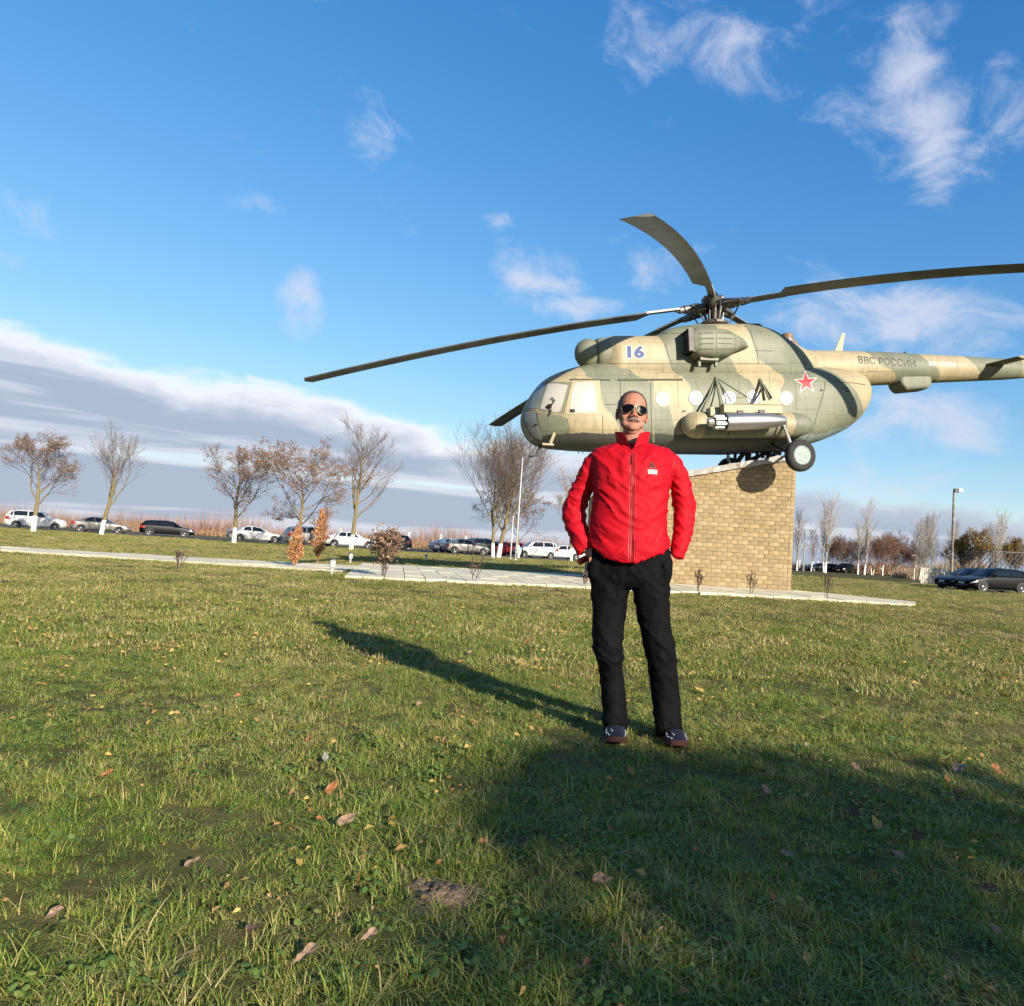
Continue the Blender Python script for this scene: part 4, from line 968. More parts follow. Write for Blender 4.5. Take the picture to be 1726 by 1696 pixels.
for q in ([(1092.5, 790), (1098, 779.5), (1098.3, 784.5), (1095.5, 787.5)], [(1099.3, 779.5), (1105.5, 790), (1101.5, 787.5), (1099.2, 784.5)], [(1093.2, 791), (1098.7, 787.6), (1104.6, 791), (1098.7, 789.2)]): decal('chest_emblem', [q], cast_j, M_EMB, jk, .004, 1)
lb = decal('chest_label', [[(1091.5, 791.6), (1107.5, 793), (1107, 800), (1092.2, 799.5)]], cast_j, mat('pale_label', (.80, .62, .55), .6), jk, .004, 1)
seam('chest_label_print', [[(1094.5, 795.3), (1099, 796.4), (1104, 796)]], cast_j, mat('grey_print', (.30, .25, .22), .6), lb, .6, .006, 2)
# collar: stand-up, unzipped at the throat
def collar(r_add, name, m, off=0.):
    nrow, ncol = 7, 44; V = []
    for i in range(nrow):
        f = i / (nrow - 1)
        for j in range(ncol):
            a = -math.pi * .965 + 2 * math.pi * .965 * j / (ncol - 1)        # 0 = nape, ends at the throat
            front = (abs(a) / math.pi) ** 5
            pyb = 749 + 14 * front; pyt = 727 + 6 * math.cos(a) * -1 * .5 + 6 * front
            py = pyb + (pyt - pyb) * f
            rx = (26.5 + 3.5 * f + r_add) ; cxp = 1066 + (math.sin(a) > 0) * 0
            xo = math.sin(a) * rx
            if front > .15: xo += math.copysign(10.5 * f * front, a)
            yy = math.cos(a) * .078 + .018 - .028 * front * (1 - f) - .005 * f
            yy += (-.035 * front) * (1 - f * .4); yy *= 1 + r_add * .012
            V.append(ML(cxp + xo, py, 0) + np.array([0, yy, 0]))
    Fc = [(i * ncol + j, i * ncol + j + 1, (i + 1) * ncol + j + 1, (i + 1) * ncol + j) for i in range(nrow - 1) for j in range(ncol - 1)]
    return V, Fc
V, Fc = collar(0, 'collar', M_RED); o = mesh_obj('collar', V, Fc, M_RED, jk, True)
V, Fc = collar(-1.6, 'collar_lining', M_BLKL); mesh_obj('collar_lining', V, Fc, M_BLKL, o, True)
mb = MB(); mb.rings([ring(1044, 1088, 764, .09, .01), ring(1046, 1086, 757, .082, .015), ring(1049, 1083, 751, .070, .03)]); mb.build('undershirt', M_BLKL, man, True)
# ---- trousers
mb = MB()
mb.rings([ring(998, 1127, 912, .125, -.005, 2.5, 44), ring(994, 1130, 930, .130, -.005, 2.5, 44), ring(992, 1132, 946, .132, 0, 2.5, 44), ring(994, 1131, 962, .128, .004, 2.5, 44), ring(996, 1129, 980, .118, .006, 2.6, 44), ring(1004, 1122, 990, .095, .006, 2.4, 44)])
L_ = [(962, 995, 1063, .118, .004), (985, 996, 1062, .112, .004), (1010, 997, 1059, .103, .0), (1042, 998.5, 1054, .094, -.006), (1073, 1000, 1050.5, .085, -.014), (1095, 1003, 1048, .080, -.016), (1113, 1006.5, 1048, .077, -.008), (1140, 1010.5, 1051, .078, .008), (1182, 1014, 1056, .080, .012), (1210, 1016.5, 1058.5, .082, .008), (1226, 1018, 1059, .085, .004), (1233, 1019, 1058.5, .084, .002)]
R_ = [(962, 1062, 1131, .118, .004), (985, 1064, 1129, .112, .004), (1010, 1068, 1129.5, .103, -.002), (1051, 1077, 1131, .093, -.012), (1077, 1083, 1132, .086, -.022), (1098, 1088, 1138, .083, -.026), (1118, 1091.5, 1141, .08, -.018), (1145, 1095, 1144, .08, .0), (1182, 1099, 1147.5, .082, .008), (1210, 1103, 1149, .084, .002), (1232, 1108.5, 1150, .087, -.004), (1240, 1110, 1149.5, .085, -.006)]
for T in (L_, R_): mb.rings([ring(a, b, py, hd, yc, 2.2, 36) for py, a, b, hd, yc in T])
mb.ell(ML(1006, 954, -.055), (.045, .05, .085)); mb.ell(ML(1119, 960, -.055), (.045, .05, .085))      # hands in the pockets
TV, TF, TN = remeshed(mb, .0085, 4)
Pw = TV + np.stack([fbm(TV * 5, 2, 60), fbm(TV * 5, 2, 61), fbm(TV * 5, 2, 62)], 1) * .05
up = TV @ UPI; rt = TV @ RTI
knee = np.exp(-((up - np.dot(ML(1060, 1095), UPI)) / .09) ** 2); ank = np.exp(-((up - np.dot(ML(1060, 1222), UPI)) / .06) ** 2); hip = np.exp(-((up - np.dot(ML(1060, 980), UPI)) / .10) ** 2)
f1 = wr(np.stack([Pw[:, 0] * 8, Pw[:, 1] * 6, up * 15 + rt * 12], 1), 1, 30) ** 3; f2 = wr(np.stack([Pw[:, 0] * 9, Pw[:, 1] * 7, up * 11 - rt * 17], 1), 1, 33) ** 3
f3 = fbm(TV * np.array([16, 16, 3.5]), 2, 35)
td = f1 * (.0045 + .010 * knee + .010 * ank + .003 * hip) + f2 * (.0040 + .006 * knee + .005 * hip) + f3 * .005
TV2 = TV + TN * (td - .004)[:, None]
tr_ = mesh_obj('trousers', TV2, TF, M_BLK, man, True); cast_tr = Caster(TV2, TF, Matrix.Translation(Vector(-PO)))
seam('fly_seam', [[(1061, 952), (1061.5, 985)]], cast_tr, M_BLKL, tr_, .8, .002, 3); seam('pocket_edge', [[(1130, 938), (1118, 955), (1128, 972)]], cast_tr, M_BLKL, tr_, .9, .002, 3)
# ---- shoes
M_SHOE = mat('navy_mesh', (.007, .010, .030), .7, vary=.3, vscale=30, bump=.4, bscale=180); M_SOLE = mat('dark_red_sole', (.10, .025, .02), .8, vary=.3); M_ACC = mat('white_accent', (.65, .65, .66), .5)
def shoe(heel, toe):
    """heel, toe: plan points"""
    h = np.array([*heel, 0.]); t = np.array([*toe, 0.]); d = t - h; L = np.linalg.norm(d); d /= L; s = np.array([d[1], -d[0], 0])
    st = [(0, .030, .075, 0), (.03, .036, .092, 0), (.12, .038, .098, 0), (.28, .040, .105, 0), (.42, .043, .092, 0), (.58, .048, .070, 0), (.74, .050, .055, 0), (.88, .044, .046, 0), (.96, .032, .038, 0), (1.0, .016, .028, 0)]
    rs = []; ss = []
    for q, w, ht, _ in st:
        c = h + d * L * q - PO; z0 = .012 + (.014 * max(0, (q - .8) / .2)); th = np.linspace(0, math.pi, 11)
        rs.append(np.array([c + s * (w * math.copysign(abs(math.cos(a)) ** .7, math.cos(a))) + np.array([0, 0, z0 + (ht - z0) * math.sin(a) ** .8]) for a in th] + [c - s * w * .6 + np.array([0, 0, z0])] + [c + s * w * .6 + np.array([0, 0, z0])]))
        zz = max(0, (q - .8) / .2) * .016
        ss.append(np.array([c + s * (w + .005) + np.array([0, 0, zz - .004]), c - s * (w + .005) + np.array([0, 0, zz - .004]), c - s * (w + .006) + np.array([0, 0, .026 + zz * .6]), c + s * (w + .006) + np.array([0, 0, .026 + zz * .6])]))
    m_ = MB(); m_.rings(rs); so = m_.build('shoe', M_SHOE, man, True)
    m_ = MB(); m_.rings(ss); auto_smooth(m_.build('sole', M_SOLE, so), 50)
    top = lambda q, a, k=.004: (h + d * L * q - PO) + s * ((np.interp(q, [x[0] for x in st], [x[1] for x in st]) + k) * math.copysign(abs(math.cos(a)) ** .7, math.cos(a))) + np.array([0, 0, k + .012 + (np.interp(q, [x[0] for x in st], [x[2] for x in st]) - .012) * math.sin(a) ** .8])
    for q in (.44, .50, .56, .62): m_ = MB(); m_.tube([top(q, a, .005) for a in np.linspace(.9, math.pi - .9, 9)], .0035, 5); m_.build('lace', M_BLKL, so)
    for q0, q1, a0 in ((.55, .68, .45), (.70, .80, .5), (.62, .70, math.pi - .5), (.76, .84, math.pi - .45), (.86, .92, .8), (.76, .82, 1.25)):
        m_ = MB(); m_.tube([top(q0, a0, .002), top(q1, a0 + .12, .002)], .0034, 5); m_.build('reflective_mark', M_ACC, so)
g0 = gnd(1036, 1258); g1 = gnd(1140, 1268)
shoe((ML(1038.5, 1228)[0] + PO[0], MD + .085), (g0[0], MD - .195)); shoe((ML(1131, 1235)[0] + PO[0], MD + .075), (g1[0] + .008, MD - .195))
for o in [c for c in man.children if c.name.startswith('shoe')]: o.location.z = .018
# ---- head (fused, one surface with the neck)
HC = ML(1067, 723, -.01)                                    # chin
tilt = Matrix.Rotation(RAD(-5), 3, 'X'); turn = Matrix.Rotation(RAD(9), 3, 'Z'); lean = Matrix.Rotation(RAD(1.5), 3, 'Y')
HR = np.array(lean @ turn @ tilt)
def HL(p): return HC + HR @ (np.asarray(p, float) - np.array([0, -.085, .004]))
mb = MB()
mb.ell((0, .014, .142), (.0755, .098, .090)); mb.ell((0, -.03, .145), (.067, .062, .070))
def fr(z, w, yf, yb, n=2.3):
    th = np.arange(28) * 2 * math.pi / 28; yc_ = (yf + yb) / 2; hd_ = (yb - yf) / 2
    return np.array([[w * math.copysign(abs(math.cos(a)) ** (2 / n), math.cos(a)), yc_ + hd_ * math.copysign(abs(math.sin(a)) ** (2 / n), math.sin(a)), z] for a in th])
mb.rings([fr(-.004, .022, -.080, -.03), fr(.006, .036, -.088, -.005), (fr(.022, .049, -.090, .02)), fr(.042, .059, -.088, .045), fr(.065, .066, -.086, .06), fr(.09, .0705, -.084, .07), fr(.118, .0725, -.086, .08), fr(.145, .072, -.086, .085)])
Rn = lambda ax, a: np.array(Matrix.Rotation(RAD(a), 3, ax))
mb.rings([fr(.062, .0165, -.106, -.07, 2.), fr(.070, .0185, -.118, -.07, 2.), fr(.080, .0155, -.118, -.07, 2.), fr(.095, .0115, -.107, -.07, 2.), fr(.115, .0095, -.096, -.07, 2.), fr(.125, .011, -.090, -.07, 2.)])
for sg in (-1, 1):
    mb.ell((sg * .0145, -.097, .069), (.0085, .012, .0085), None, 10, 8)
    mb.ell((sg * .031, -.081, .128), (.030, .012, .009), None, 12, 8)
    mb.ell((sg * .043, -.064, .078), (.021, .014, .028), None, 12, 8); mb.ell((sg * .037, -.060, .036), (.022, .022, .022), None, 12, 8)
    mb.ell((sg * .0785, .012, .098), (.0075, .020, .031), Rn('Z', sg * 22) @ Rn('X', -12), 14, 10); mb.ell((sg * .0775, .004, .076), (.006, .010, .013), None, 10, 8)
mb.ell((0, -.086, .010), (.024, .014, .015), None, 12, 8)
mb.ell((0, -.0935, .0495), (.025, .008, .0048), None, 14, 8); mb.ell((0, -.0895, .0405), (.016, .0065, .0036), None, 14, 8)
mb.ell((0, -.045, .002), (.036, .035, .022), Rn('X', 20), 14, 8)
mb.v = [np.array([HL(p) for p in v]) for v in mb.v]
n0 = ML(1066, 744, .03)
mb.rings(limb([(1067, 708, 17, .095), (1067, 722, 18, .085), (1066, 736, 19.5, .070), (1066, 752, 23, .055), (1066, 770, 25, .04)]))
for sg, xs_ in ((-1, (1003, 984, 965, 970, 978)), (1, (1129, 1147, 1156, 1152, 1147))):
    mb.rings(limb([(1066 + sg * 8, 774, 15, .02), (xs_[0], 782, 13, .014), (xs_[1], 806, 13, .022), (xs_[2], 856, 11, .05), (xs_[3], 886, 10, .02), (xs_[4], 914, 9, -.02)], 14))
# wrists running down into the pockets, with fingers
def hand(pts, sgn):
    mb.rings(limb(pts, 14)); ex_, ey_ = pts[-1][0], pts[-1][1]
    for k, (dx, ln) in enumerate(((-6, 22), (-2, 26), (2, 24), (6, 19))): mb.rings(limb([(ex_ + dx, ey_ - 4, 3.0, -.05 - .01 * k), (ex_ + dx + sgn * 2, ey_ + ln * .5, 2.9, -.055 - .01 * k), (ex_ + dx + sgn * 1, ey_ + ln, 2.3, -.05 - .01 * k)], 8))
    mb.rings(limb([(ex_ - sgn * 7, ey_ - 12, 3.4, -.07), (ex_ - sgn * 11, ey_ - 3, 3.3, -.08), (ex_ - sgn * 11, ey_ + 6, 2.6, -.08)], 8))
hand([(975, 900, 9.5, -.01), (985, 921, 8.2, -.045), (996, 931, 8.5, -.055, .6), (1008, 946, 9, -.055, .5)], 1)
hand([(1150, 905, 9.5, .0), (1140, 933, 8.2, -.035), (1129, 943, 8.5, -.055, .6), (1117, 957, 9, -.055, .5)], -1)
BV, BF, BN = remeshed(mb, .0028, 3)
Hl = (BV - HC) @ HR + np.array([0, -.085, .004])             # back to head space
skin = np.array((.31, .135, .085)); C = np.repeat(skin[None], len(BV), 0)
red = np.exp(-(((Hl[:, 0]) / .05) ** 2 + ((Hl[:, 1] + .10) / .03) ** 2 + ((Hl[:, 2] - .075) / .03) ** 2)); C = C * (1 - .2 * red[:, None]) + np.array((.30, .08, .05)) * .2 * red[:, None]
lip = (np.abs(Hl[:, 0]) < .025 - np.abs(Hl[:, 2] - .045) * .5) & (np.abs(Hl[:, 2] - .044) < .010) & (Hl[:, 1] < -.088); C[lip] = (.27, .112, .072)
mouth = (np.abs(Hl[:, 0]) < .024) & (np.abs(Hl[:, 2] - (.0462 - 16 * Hl[:, 0] ** 2)) < .0026) & (Hl[:, 1] < -.08); C[mouth] = (.08, .03, .025)
stub = (Hl[:, 2] < .06) & (Hl[:, 2] > -.02) & (Hl[:, 1] < .02) & ~lip; C[stub] = C[stub] * .90 + np.array((.20, .17, .15)) * .10
C = C * (1 + .10 * fbm(BV * 60, 2, 70)[:, None] + .10 * fbm(BV * 220, 2, 71)[:, None])
body = mesh_obj('body', BV, BF, mat('skin', attr='col', rough=.6, bump=.35, bscale=260, bdist=.0015, spec=.25), man, True, C)
b = MATS['skin'].node_tree.nodes['Principled BSDF']; b.inputs['Subsurface Weight'].default_value = .08; b.inputs['Subsurface Radius'].default_value = (.01, .004, .002)
# hair: short shell round the sides and thin on top
hm = (Hl[:, 2] > .06)
side_line = np.where(Hl[:, 2] > .175, -.012 - 1.0 * (Hl[:, 2] - .175), np.where(Hl[:, 2] > .105, -.050 + .35 * np.abs(Hl[:, 2] - .14), -.004 + (.105 - Hl[:, 2]) * 1.2))
side_line = side_line + .010 * fbm(BV * 45, 2, 77) - .022 * np.exp(-(Hl[:, 0] / .022) ** 2) * (Hl[:, 2] > .2)
hairm = (Hl[:, 1] > side_line) & (Hl[:, 2] > .075) & ~((np.abs(Hl[:, 0]) > .072) & (np.abs(Hl[:, 1] - .01) < .03) & (Hl[:, 2] < .122))
keep = [f for f in BF if all(hairm[i] for i in f)]
ids = sorted({i for f in keep for i in f}); mp = {a: k for k, a in enumerate(ids)}; ids = np.array(ids)
HV = BV[ids] + BN[ids] * (.0045 + .0028 * fbm(BV[ids] * 220, 2, 80))[:, None]
mesh_obj('hair', HV, [tuple(mp[i] for i in f) for f in keep], mat('greying_hair', (.12, .10, .09), .7, vary=.6, vscale=160, bump=.8, bscale=350, bdist=.002, second=(.36, .33, .30), sscale=120), man, True)
# moustache
mb = MB(); rs = []
for k in range(15):
    t = -1 + 2 * k / 14; x = t * .035; z = .0580 - .0085 * abs(t) ** 1.6 * 1.6; hgt = .0095 * (1 - abs(t) ** 3) + .0016; y = -.0975 + .018 * t * t
    rs.append(np.array([HL((x, y + .004, z + hgt)), HL((x, y - .0055, z + hgt * .3)), HL((x, y - .005, z - hgt * .7)), HL((x, y + .004, z - hgt))]))
mb.rings(rs); mb.build('moustache', mat('grey_moustache', (.26, .21, .17), .8, vary=.5, vscale=260, bump=.9, bscale=420, bdist=.002), man, True)
# sunglasses
sg_ = MB(); M_LENS = mat('dark_lens', (.004, .004, .005), .3, spec=.1); M_GOLD = mat('thin_metal_frame', (.40, .32, .20), .45, .9)
def lens_pt(sg, a, k=1.):
    rx = .0320; rz = .0270; x = rx * math.cos(a); z = rz * math.copysign(abs(math.sin(a)) ** (1 if math.sin(a) < 0 else .75), math.sin(a)) * (1 if math.sin(a) < 0 else .72)
    if z < 0: x *= 1 - .22 * (-z / rz); x -= .006 * (z / rz)
    x *= k; z *= k; X_ = sg * (.0350 + x); return HL((X_, -.1035 + .95 * X_ * X_ * 7 - .002, .110 + z))
fo = None
for sg in (-1, 1):
    rim = [lens_pt(sg, a) for a in np.arange(28) * 2 * math.pi / 28]; c = HL((sg * .0350, -.1075 + .035 ** 2 * 6, .108))
    mid_ = [lens_pt(sg, a, .55) - HR @ np.array([0, .0012, 0]) for a in np.arange(28) * 2 * math.pi / 28]
    Vl = [c] + mid_ + rim; Fl = [(0, 1 + i, 1 + (i + 1) % 28) for i in range(28)] + [(1 + i, 29 + i, 29 + (i + 1) % 28, 1 + (i + 1) % 28) for i in range(28)]
    if fo is None:
        m_ = MB(); m_.tube([HL((-.010, -.106, .116)), HL((0, -.108, .118)), HL((.010, -.106, .116))], .0011, 6); m_.tube([HL((-.020, -.105, .1275)), HL((0, -.1075, .1265)), HL((.020, -.105, .1275))], .0011, 6)
        fo = m_.build('sunglasses', M_GOLD, man)
    mesh_obj('lens', Vl, Fl, M_LENS, fo, True)
    m_ = MB(); m_.tube(rim + [rim[0]], .0011, 6); m_.build('rim', M_GOLD, fo)
    m_ = MB(); m_.tube([lens_pt(sg, .35), HL((sg * .073, -.068, .114)), HL((sg * .079, -.01, .116)), HL((sg * .079, .012, .112))], .0014, 6); m_.build('temple', M_GOLD, fo)
# ---- orange tube by his hip
mb = MB(); a, b_ = MW(974.5, 948.5, .03), MW(993, 938.5, .06); d = b_ - a; mb.lathe(a, d, [(0, .006), (.002, .015), (.01, .017), (np.linalg.norm(d), .017)], 16)
tag(mb.build('orange_tube', mat('orange_plastic', (.75, .07, .02), .45, vary=.08), None, True), 'short orange-red tube sticking out beside the left hip pocket of the man in red', 'tube')
# ================================================================== cars
M_GLASS = mat('car_glass', (.012, .015, .018), .08, spec=.6); M_TYRE = mat('car_tyre', (.015, .015, .015), .85); M_RIM = mat('alloy_rim', (.45, .45, .46), .35, .7)
M_PLATE = mat('number_plate', (.75, .75, .72), .5); M_TAIL = mat('tail_lamp', (.45, .02, .02), .25, coat=.5); M_HEADL = mat('head_lamp', (.70, .74, .78), .15, coat=.6); M_TRIM = mat('black_trim', (.012, .012, .013), .6)
PAINT = {}
def paint(n, c, metal=0.):
    if n not in PAINT: PAINT[n] = mat('car_paint_' + n, c, .35, metal, coat=.35, spec=.4, vary=.04)
    return PAINT[n]
SHAPES = {  # length, width, profile of belt/hood (x, z), roof line (x, z) measured from the nose
    'sedan': (4.55, 1.78, [(0, .42), (.04, .60), (.35, .72), (1.15, .88), (1.5, .92), (3.6, .98), (4.3, 1.0), (4.5, .92), (4.55, .55)], [(1.15, .88), (1.95, 1.36), (2.5, 1.45), (3.1, 1.43), (3.75, 1.18), (4.15, 1.0)]),
    'wagon': (4.5, 1.76, [(0, .42), (.04, .62), (.35, .76), (1.1, .92), (1.5, .95), (3.6, .99), (4.4, 1.0), (4.48, .92), (4.5, .55)], [(1.1, .92), (1.8, 1.40), (2.4, 1.50), (3.6, 1.47), (4.1, 1.40), (4.42, 1.0)]),
    'suv': (4.4, 1.84, [(0, .5), (.04, .75), (.3, .92), (1.1, 1.04), (1.5, 1.06), (3.6, 1.12), (4.3, 1.12), (4.38, 1.0), (4.4, .6)], [(1.0, 1.03), (1.6, 1.55), (2.2, 1.68), (3.5, 1.66), (4.05, 1.55), (4.35, 1.12)]),
    'hatch': (3.9, 1.70, [(0, .42), (.04, .62), (.3, .76), (.95, .92), (1.3, .95), (3.1, .99), (3.8, 1.0), (3.88, .92), (3.9, .55)], [(.95, .92), (1.6, 1.40), (2.1, 1.50), (3.1, 1.45), (3.5, 1.32), (3.84, 1.0)]),
}
def make_car(kind, pm, label, group, loc, heading):
    """heading: direction (radians) the nose points to"""
    L, W, belt, roof = SHAPES[kind]; bx_ = [p[0] for p in belt]; bz_ = [p[1] for p in belt]; rx_ = [p[0] for p in roof]; rz_ = [p[1] for p in roof]
    root = empty('parked_car', loc, label, 'car', heading, group)
    hw = lambda x: W / 2 * (1 - .30 * max(0, 1 - x / .35) ** 2 - .22 * max(0, (x - (L - .35)) / .35) ** 2)
    zb = lambda x: .20 + .12 * max(0, 1 - x / .5) ** 2 + .12 * max(0, (x - L + .5) / .5) ** 2
    be = lambda x: float(np.interp(x, bx_, bz_)); ro = lambda x: float(np.interp(x, rx_, rz_)) if rx_[0] < x < rx_[-1] else None
    def sec(x):
        w = hw(x); b = be(x); z0 = zb(x); P = [(0, z0), (w * .86, z0), (w * .98, z0 + .10), (w, z0 + .28), (w * .995, b - .16), (w * .965, b - .03)]
        r_ = ro(x); top = max(r_, b + .02) if r_ else b + .02; f = np.clip((top - b) / .5, 0, 1)
        P += [(w * (.93 - .01 * f), b + .01), (w * (.90 - .10 * f), b + (top - b) * .55), (w * (.84 - .17 * f), b + (top - b) * .90), (w * (.70 - .22 * f), b + (top - b) * .985), (0, top + .012)]
        return P
    xs = sorted(set(np.round(np.concatenate([np.linspace(0, L, 46), rx_, bx_]), 3)))
    rs = []
    for x in xs:
        P = sec(x); rs.append(np.array([(L / 2 - x, y, z) for y, z in P] + [(L / 2 - x, -y, z) for y, z in P[-2:0:-1]]))
    mb = MB(); mb.rings(rs); body_ = mb.build('body', pm, root); auto_smooth(body_, 32)
    def patch(name, m, x0, x1, k0, k1, sg, slant0=0., slant1=0., off=.006):
        """strip of the shell between section points k0..k1 (fractions allowed)"""
        V = []; nu, nv = 9, 4
        for i in range(nu):
            for j in range(nv):
                v = j / (nv - 1); x = x0 + slant0 * v + (x1 + slant1 * v - x0 - slant0 * v) * i / (nu - 1); P = sec(x); k = k0 + (k1 - k0) * v; a = int(k); f = k - a; a2 = min(a + 1, len(P) - 1)
                y = P[a][0] * (1 - f) + P[a2][0] * f; z = P[a][1] * (1 - f) + P[a2][1] * f; V.append((L / 2 - x, sg * (y + off), z + off * .4))
        mesh_obj(name, V, [(i * nv + j, (i + 1) * nv + j, (i + 1) * nv + j + 1, i * nv + j + 1) for i in range(nu - 1) for j in range(nv - 1)], m, root)
    ra, rb = rx_[0], rx_[-1]; mid = (rx_[2] + rx_[3]) / 2 - .05
    for sg in (-1, 1):
        patch('side_window', M_GLASS, ra + .55, mid - .04, 6.1, 7.75, sg, .35, 0); patch('side_window', M_GLASS, mid + .04, rx_[3] + .30, 6.1, 7.75, sg, 0, -.08)
        if kind in ('wagon', 'suv'): patch('side_window', M_GLASS, rx_[3] + .36, rb - .25, 6.1, 7.7, sg, -.04, -.2)
    for nm, xa, xb in (('windscreen', ra + .10, rx_[1] - .06), ('rear_window', rb - .08, rx_[-2] + .06)):
        V = []; nu, nv = 6, 9
        for i in range(nu):
            x = xa + (xb - xa) * i / (nu - 1); z = ro(x) if ro(x) else be(x); z = max(z, be(x) + .02) + .02; P = sec(x); w = P[8][0] * .93
            for j in range(nv): t = -1 + 2 * j / (nv - 1); V.append((L / 2 - x - (.006 if nm == 'windscreen' else -.006) * -1, t * w, z - .05 * abs(t) ** 3 * 1.0))
        mesh_obj(nm, V, [(i * nv + j, (i + 1) * nv + j, (i + 1) * nv + j + 1, i * nv + j + 1) for i in range(nu - 1) for j in range(nv - 1)], M_GLASS, root)
    for x in (.82, L - .85):
        for sg in (-1, 1):
            y = sg * (hw(x) - .09); mb = MB(); mb.lathe((L / 2 - x, y, .315), (0, sg, 0), [(-.1, .2), (-.1, .30), (.0, .315), (.09, .30), (.105, .21)], 22); w_ = mb.build('wheel', M_TYRE, root); auto_smooth(w_)
            mb = MB(); mb.lathe((L / 2 - x, y, .315), (0, sg, 0), [(.08, .205), (.108, .195), (.09, .12), (.115, .05), (.116, .005)], 18); mb.build('rim', M_RIM, w_)
            mb = MB(); mb.lathe((L / 2 - x, sg * (hw(x) - .02), .33), (0, sg, 0), [(0, .36), (.024, .36), (.024, .345), (.0, .345)], 22, cap=False); mb.build('wheel_arch', M_TRIM, root)
            mb = MB(); mb.lathe((L / 2 - x, sg * (hw(x) - .03), .33), (0, sg, 0), [(0, .01), (.034, .01), (.034, .35), (0, .35)], 22); mb.build('wheel_well', M_TRIM, root)
    for sg in (-1, 1):
        patch('head_lamp', M_HEADL, .05, .42, 3.6, 4.5, sg, 0, .05, .008); patch('tail_lamp', M_TAIL, L - .48, L - .05, 3.55, 4.6, sg, .1, 0, .008)
        mb = MB(); mb.ell((L / 2 - ra - .55, sg * (hw(ra + .5) + .07), be(ra + .5) + .08), (.06, .09, .06), None, 10, 6); mb.build('mirror', pm, root)
    for x_, s_ in ((0., 1), (L, -1)):
        mb = MB(); mb.box((L / 2 - x_ + s_ * .012, 0, .50), (.02, .50, .11)); mb.build('number_plate', M_PLATE, root)
    mb = MB(); mb.box((L / 2 - .02, 0, .36), (.09, W * .60, .12)); mb.build('grille', M_TRIM, root)
    mb = MB(); mb.box((0, 0, .2), (L * .8, W * .8, .1)); mb.build('underbody', M_TRIM, root)
    return root
WHT = paint('white', (.78, .78, .76)); SIL = paint('silver', (.33, .31, .28), .5); RED_ = paint('red', (.55, .02, .025)); BLK = mat('car_paint_black', (.0035, .004, .006), .32, spec=.2); NAVY = paint('dark_blue', (.012, .018, .028)); GRYB = paint('beige_grey', (.26, .23, .20), .4)
def car_at(kind, pm, label, group, px, py, head): p = gnd(px, py); return make_car(kind, pm, label, group, p, RAD(head))
GL = 'cars parked along the lawn'
def car_px(kind, pm, label, px, py, depth, head, group=GL):
    """stand the car on the ground at the distance its size gives, in the photo's direction"""
    x = atY(px, py, depth)[0]; z = float(mound(x, depth)) + .02; return make_car(kind, pm, label, group, (x, depth, z), RAD(head))
car_px('suv', SIL, 'silver off-roader seen from behind beside the orange dead conifer', 522, 917, 66, 42)
car_px('sedan', WHT, 'white saloon parked behind the slim whitewashed tree trunk', 592, 923, 66, 22)
car_px('wagon', NAVY, 'dark blue estate car next to the white saloon, facing left', 653, 923, 70, 195)
car_px('sedan', WHT, 'white saloon with its tail to the lawn next to the silver saloon', 762, 928, 74, 40)
car_px('sedan', SIL, 'silver saloon standing between the white saloon and the twin-stemmed tree', 785, 931, 71, 32)
car_px('suv', GRYB, 'beige grey off-roader half behind the twin-stemmed tree', 818, 931, 76, 40)
car_px('hatch', RED_, 'red hatchback behind the whitewashed twin trunks', 842, 935, 76, 120)
car_px('sedan', RED_, 'red saloon beside the white flagpole', 866, 936, 74, 170)
car_px('suv', WHT, 'white off-roader facing left between red and white saloons', 902, 937, 72, 205)
car_px('sedan', WHT, 'white saloon facing left next to the white off-roader', 944, 939, 74, 205)
car_px('sedan', WHT, 'white saloon partly hidden behind the sleeve of the man in red', 985, 942, 76, 205)
car_px('wagon', BLK, 'black estate car standing apart at the far end of the car park', 282, 905, 70, 30)
car_px('sedan', WHT, 'white saloon parked behind the leafy brown tree', 430, 913, 66, 38)
car_px('suv', WHT, 'white off-roader at the far end of the parked row beyond the brown trees', 60, 892, 66, 38)
car_px('sedan', SIL, 'silver saloon at the far end of the parked row beyond the brown trees', 170, 897, 68, 30)
GR = 'black cars by the picket fence'
car_px('wagon', BLK, 'black estate car with bright headlamp at the edge of the right lawn', 1672, 996, 44, 196, GR)
car_px('sedan', BLK, 'black saloon parked beside the black estate, nearer the picket fence', 1634, 990, 46.5, 200, GR)
GF = 'dark cars under the poplars'
for px, d, k, h, lb in ((1380, 120, 'sedan', 200, 'small dark saloon beside the forked poplar trunk'), (1398, 128, 'hatch', 195, 'small dark hatchback behind the forked poplar trunk'), (1423, 118, 'suv', 230, 'small dark off-roader at the edge of the orchard')):
    car_px(k, BLK, lb, px, 960, d, h, GF)

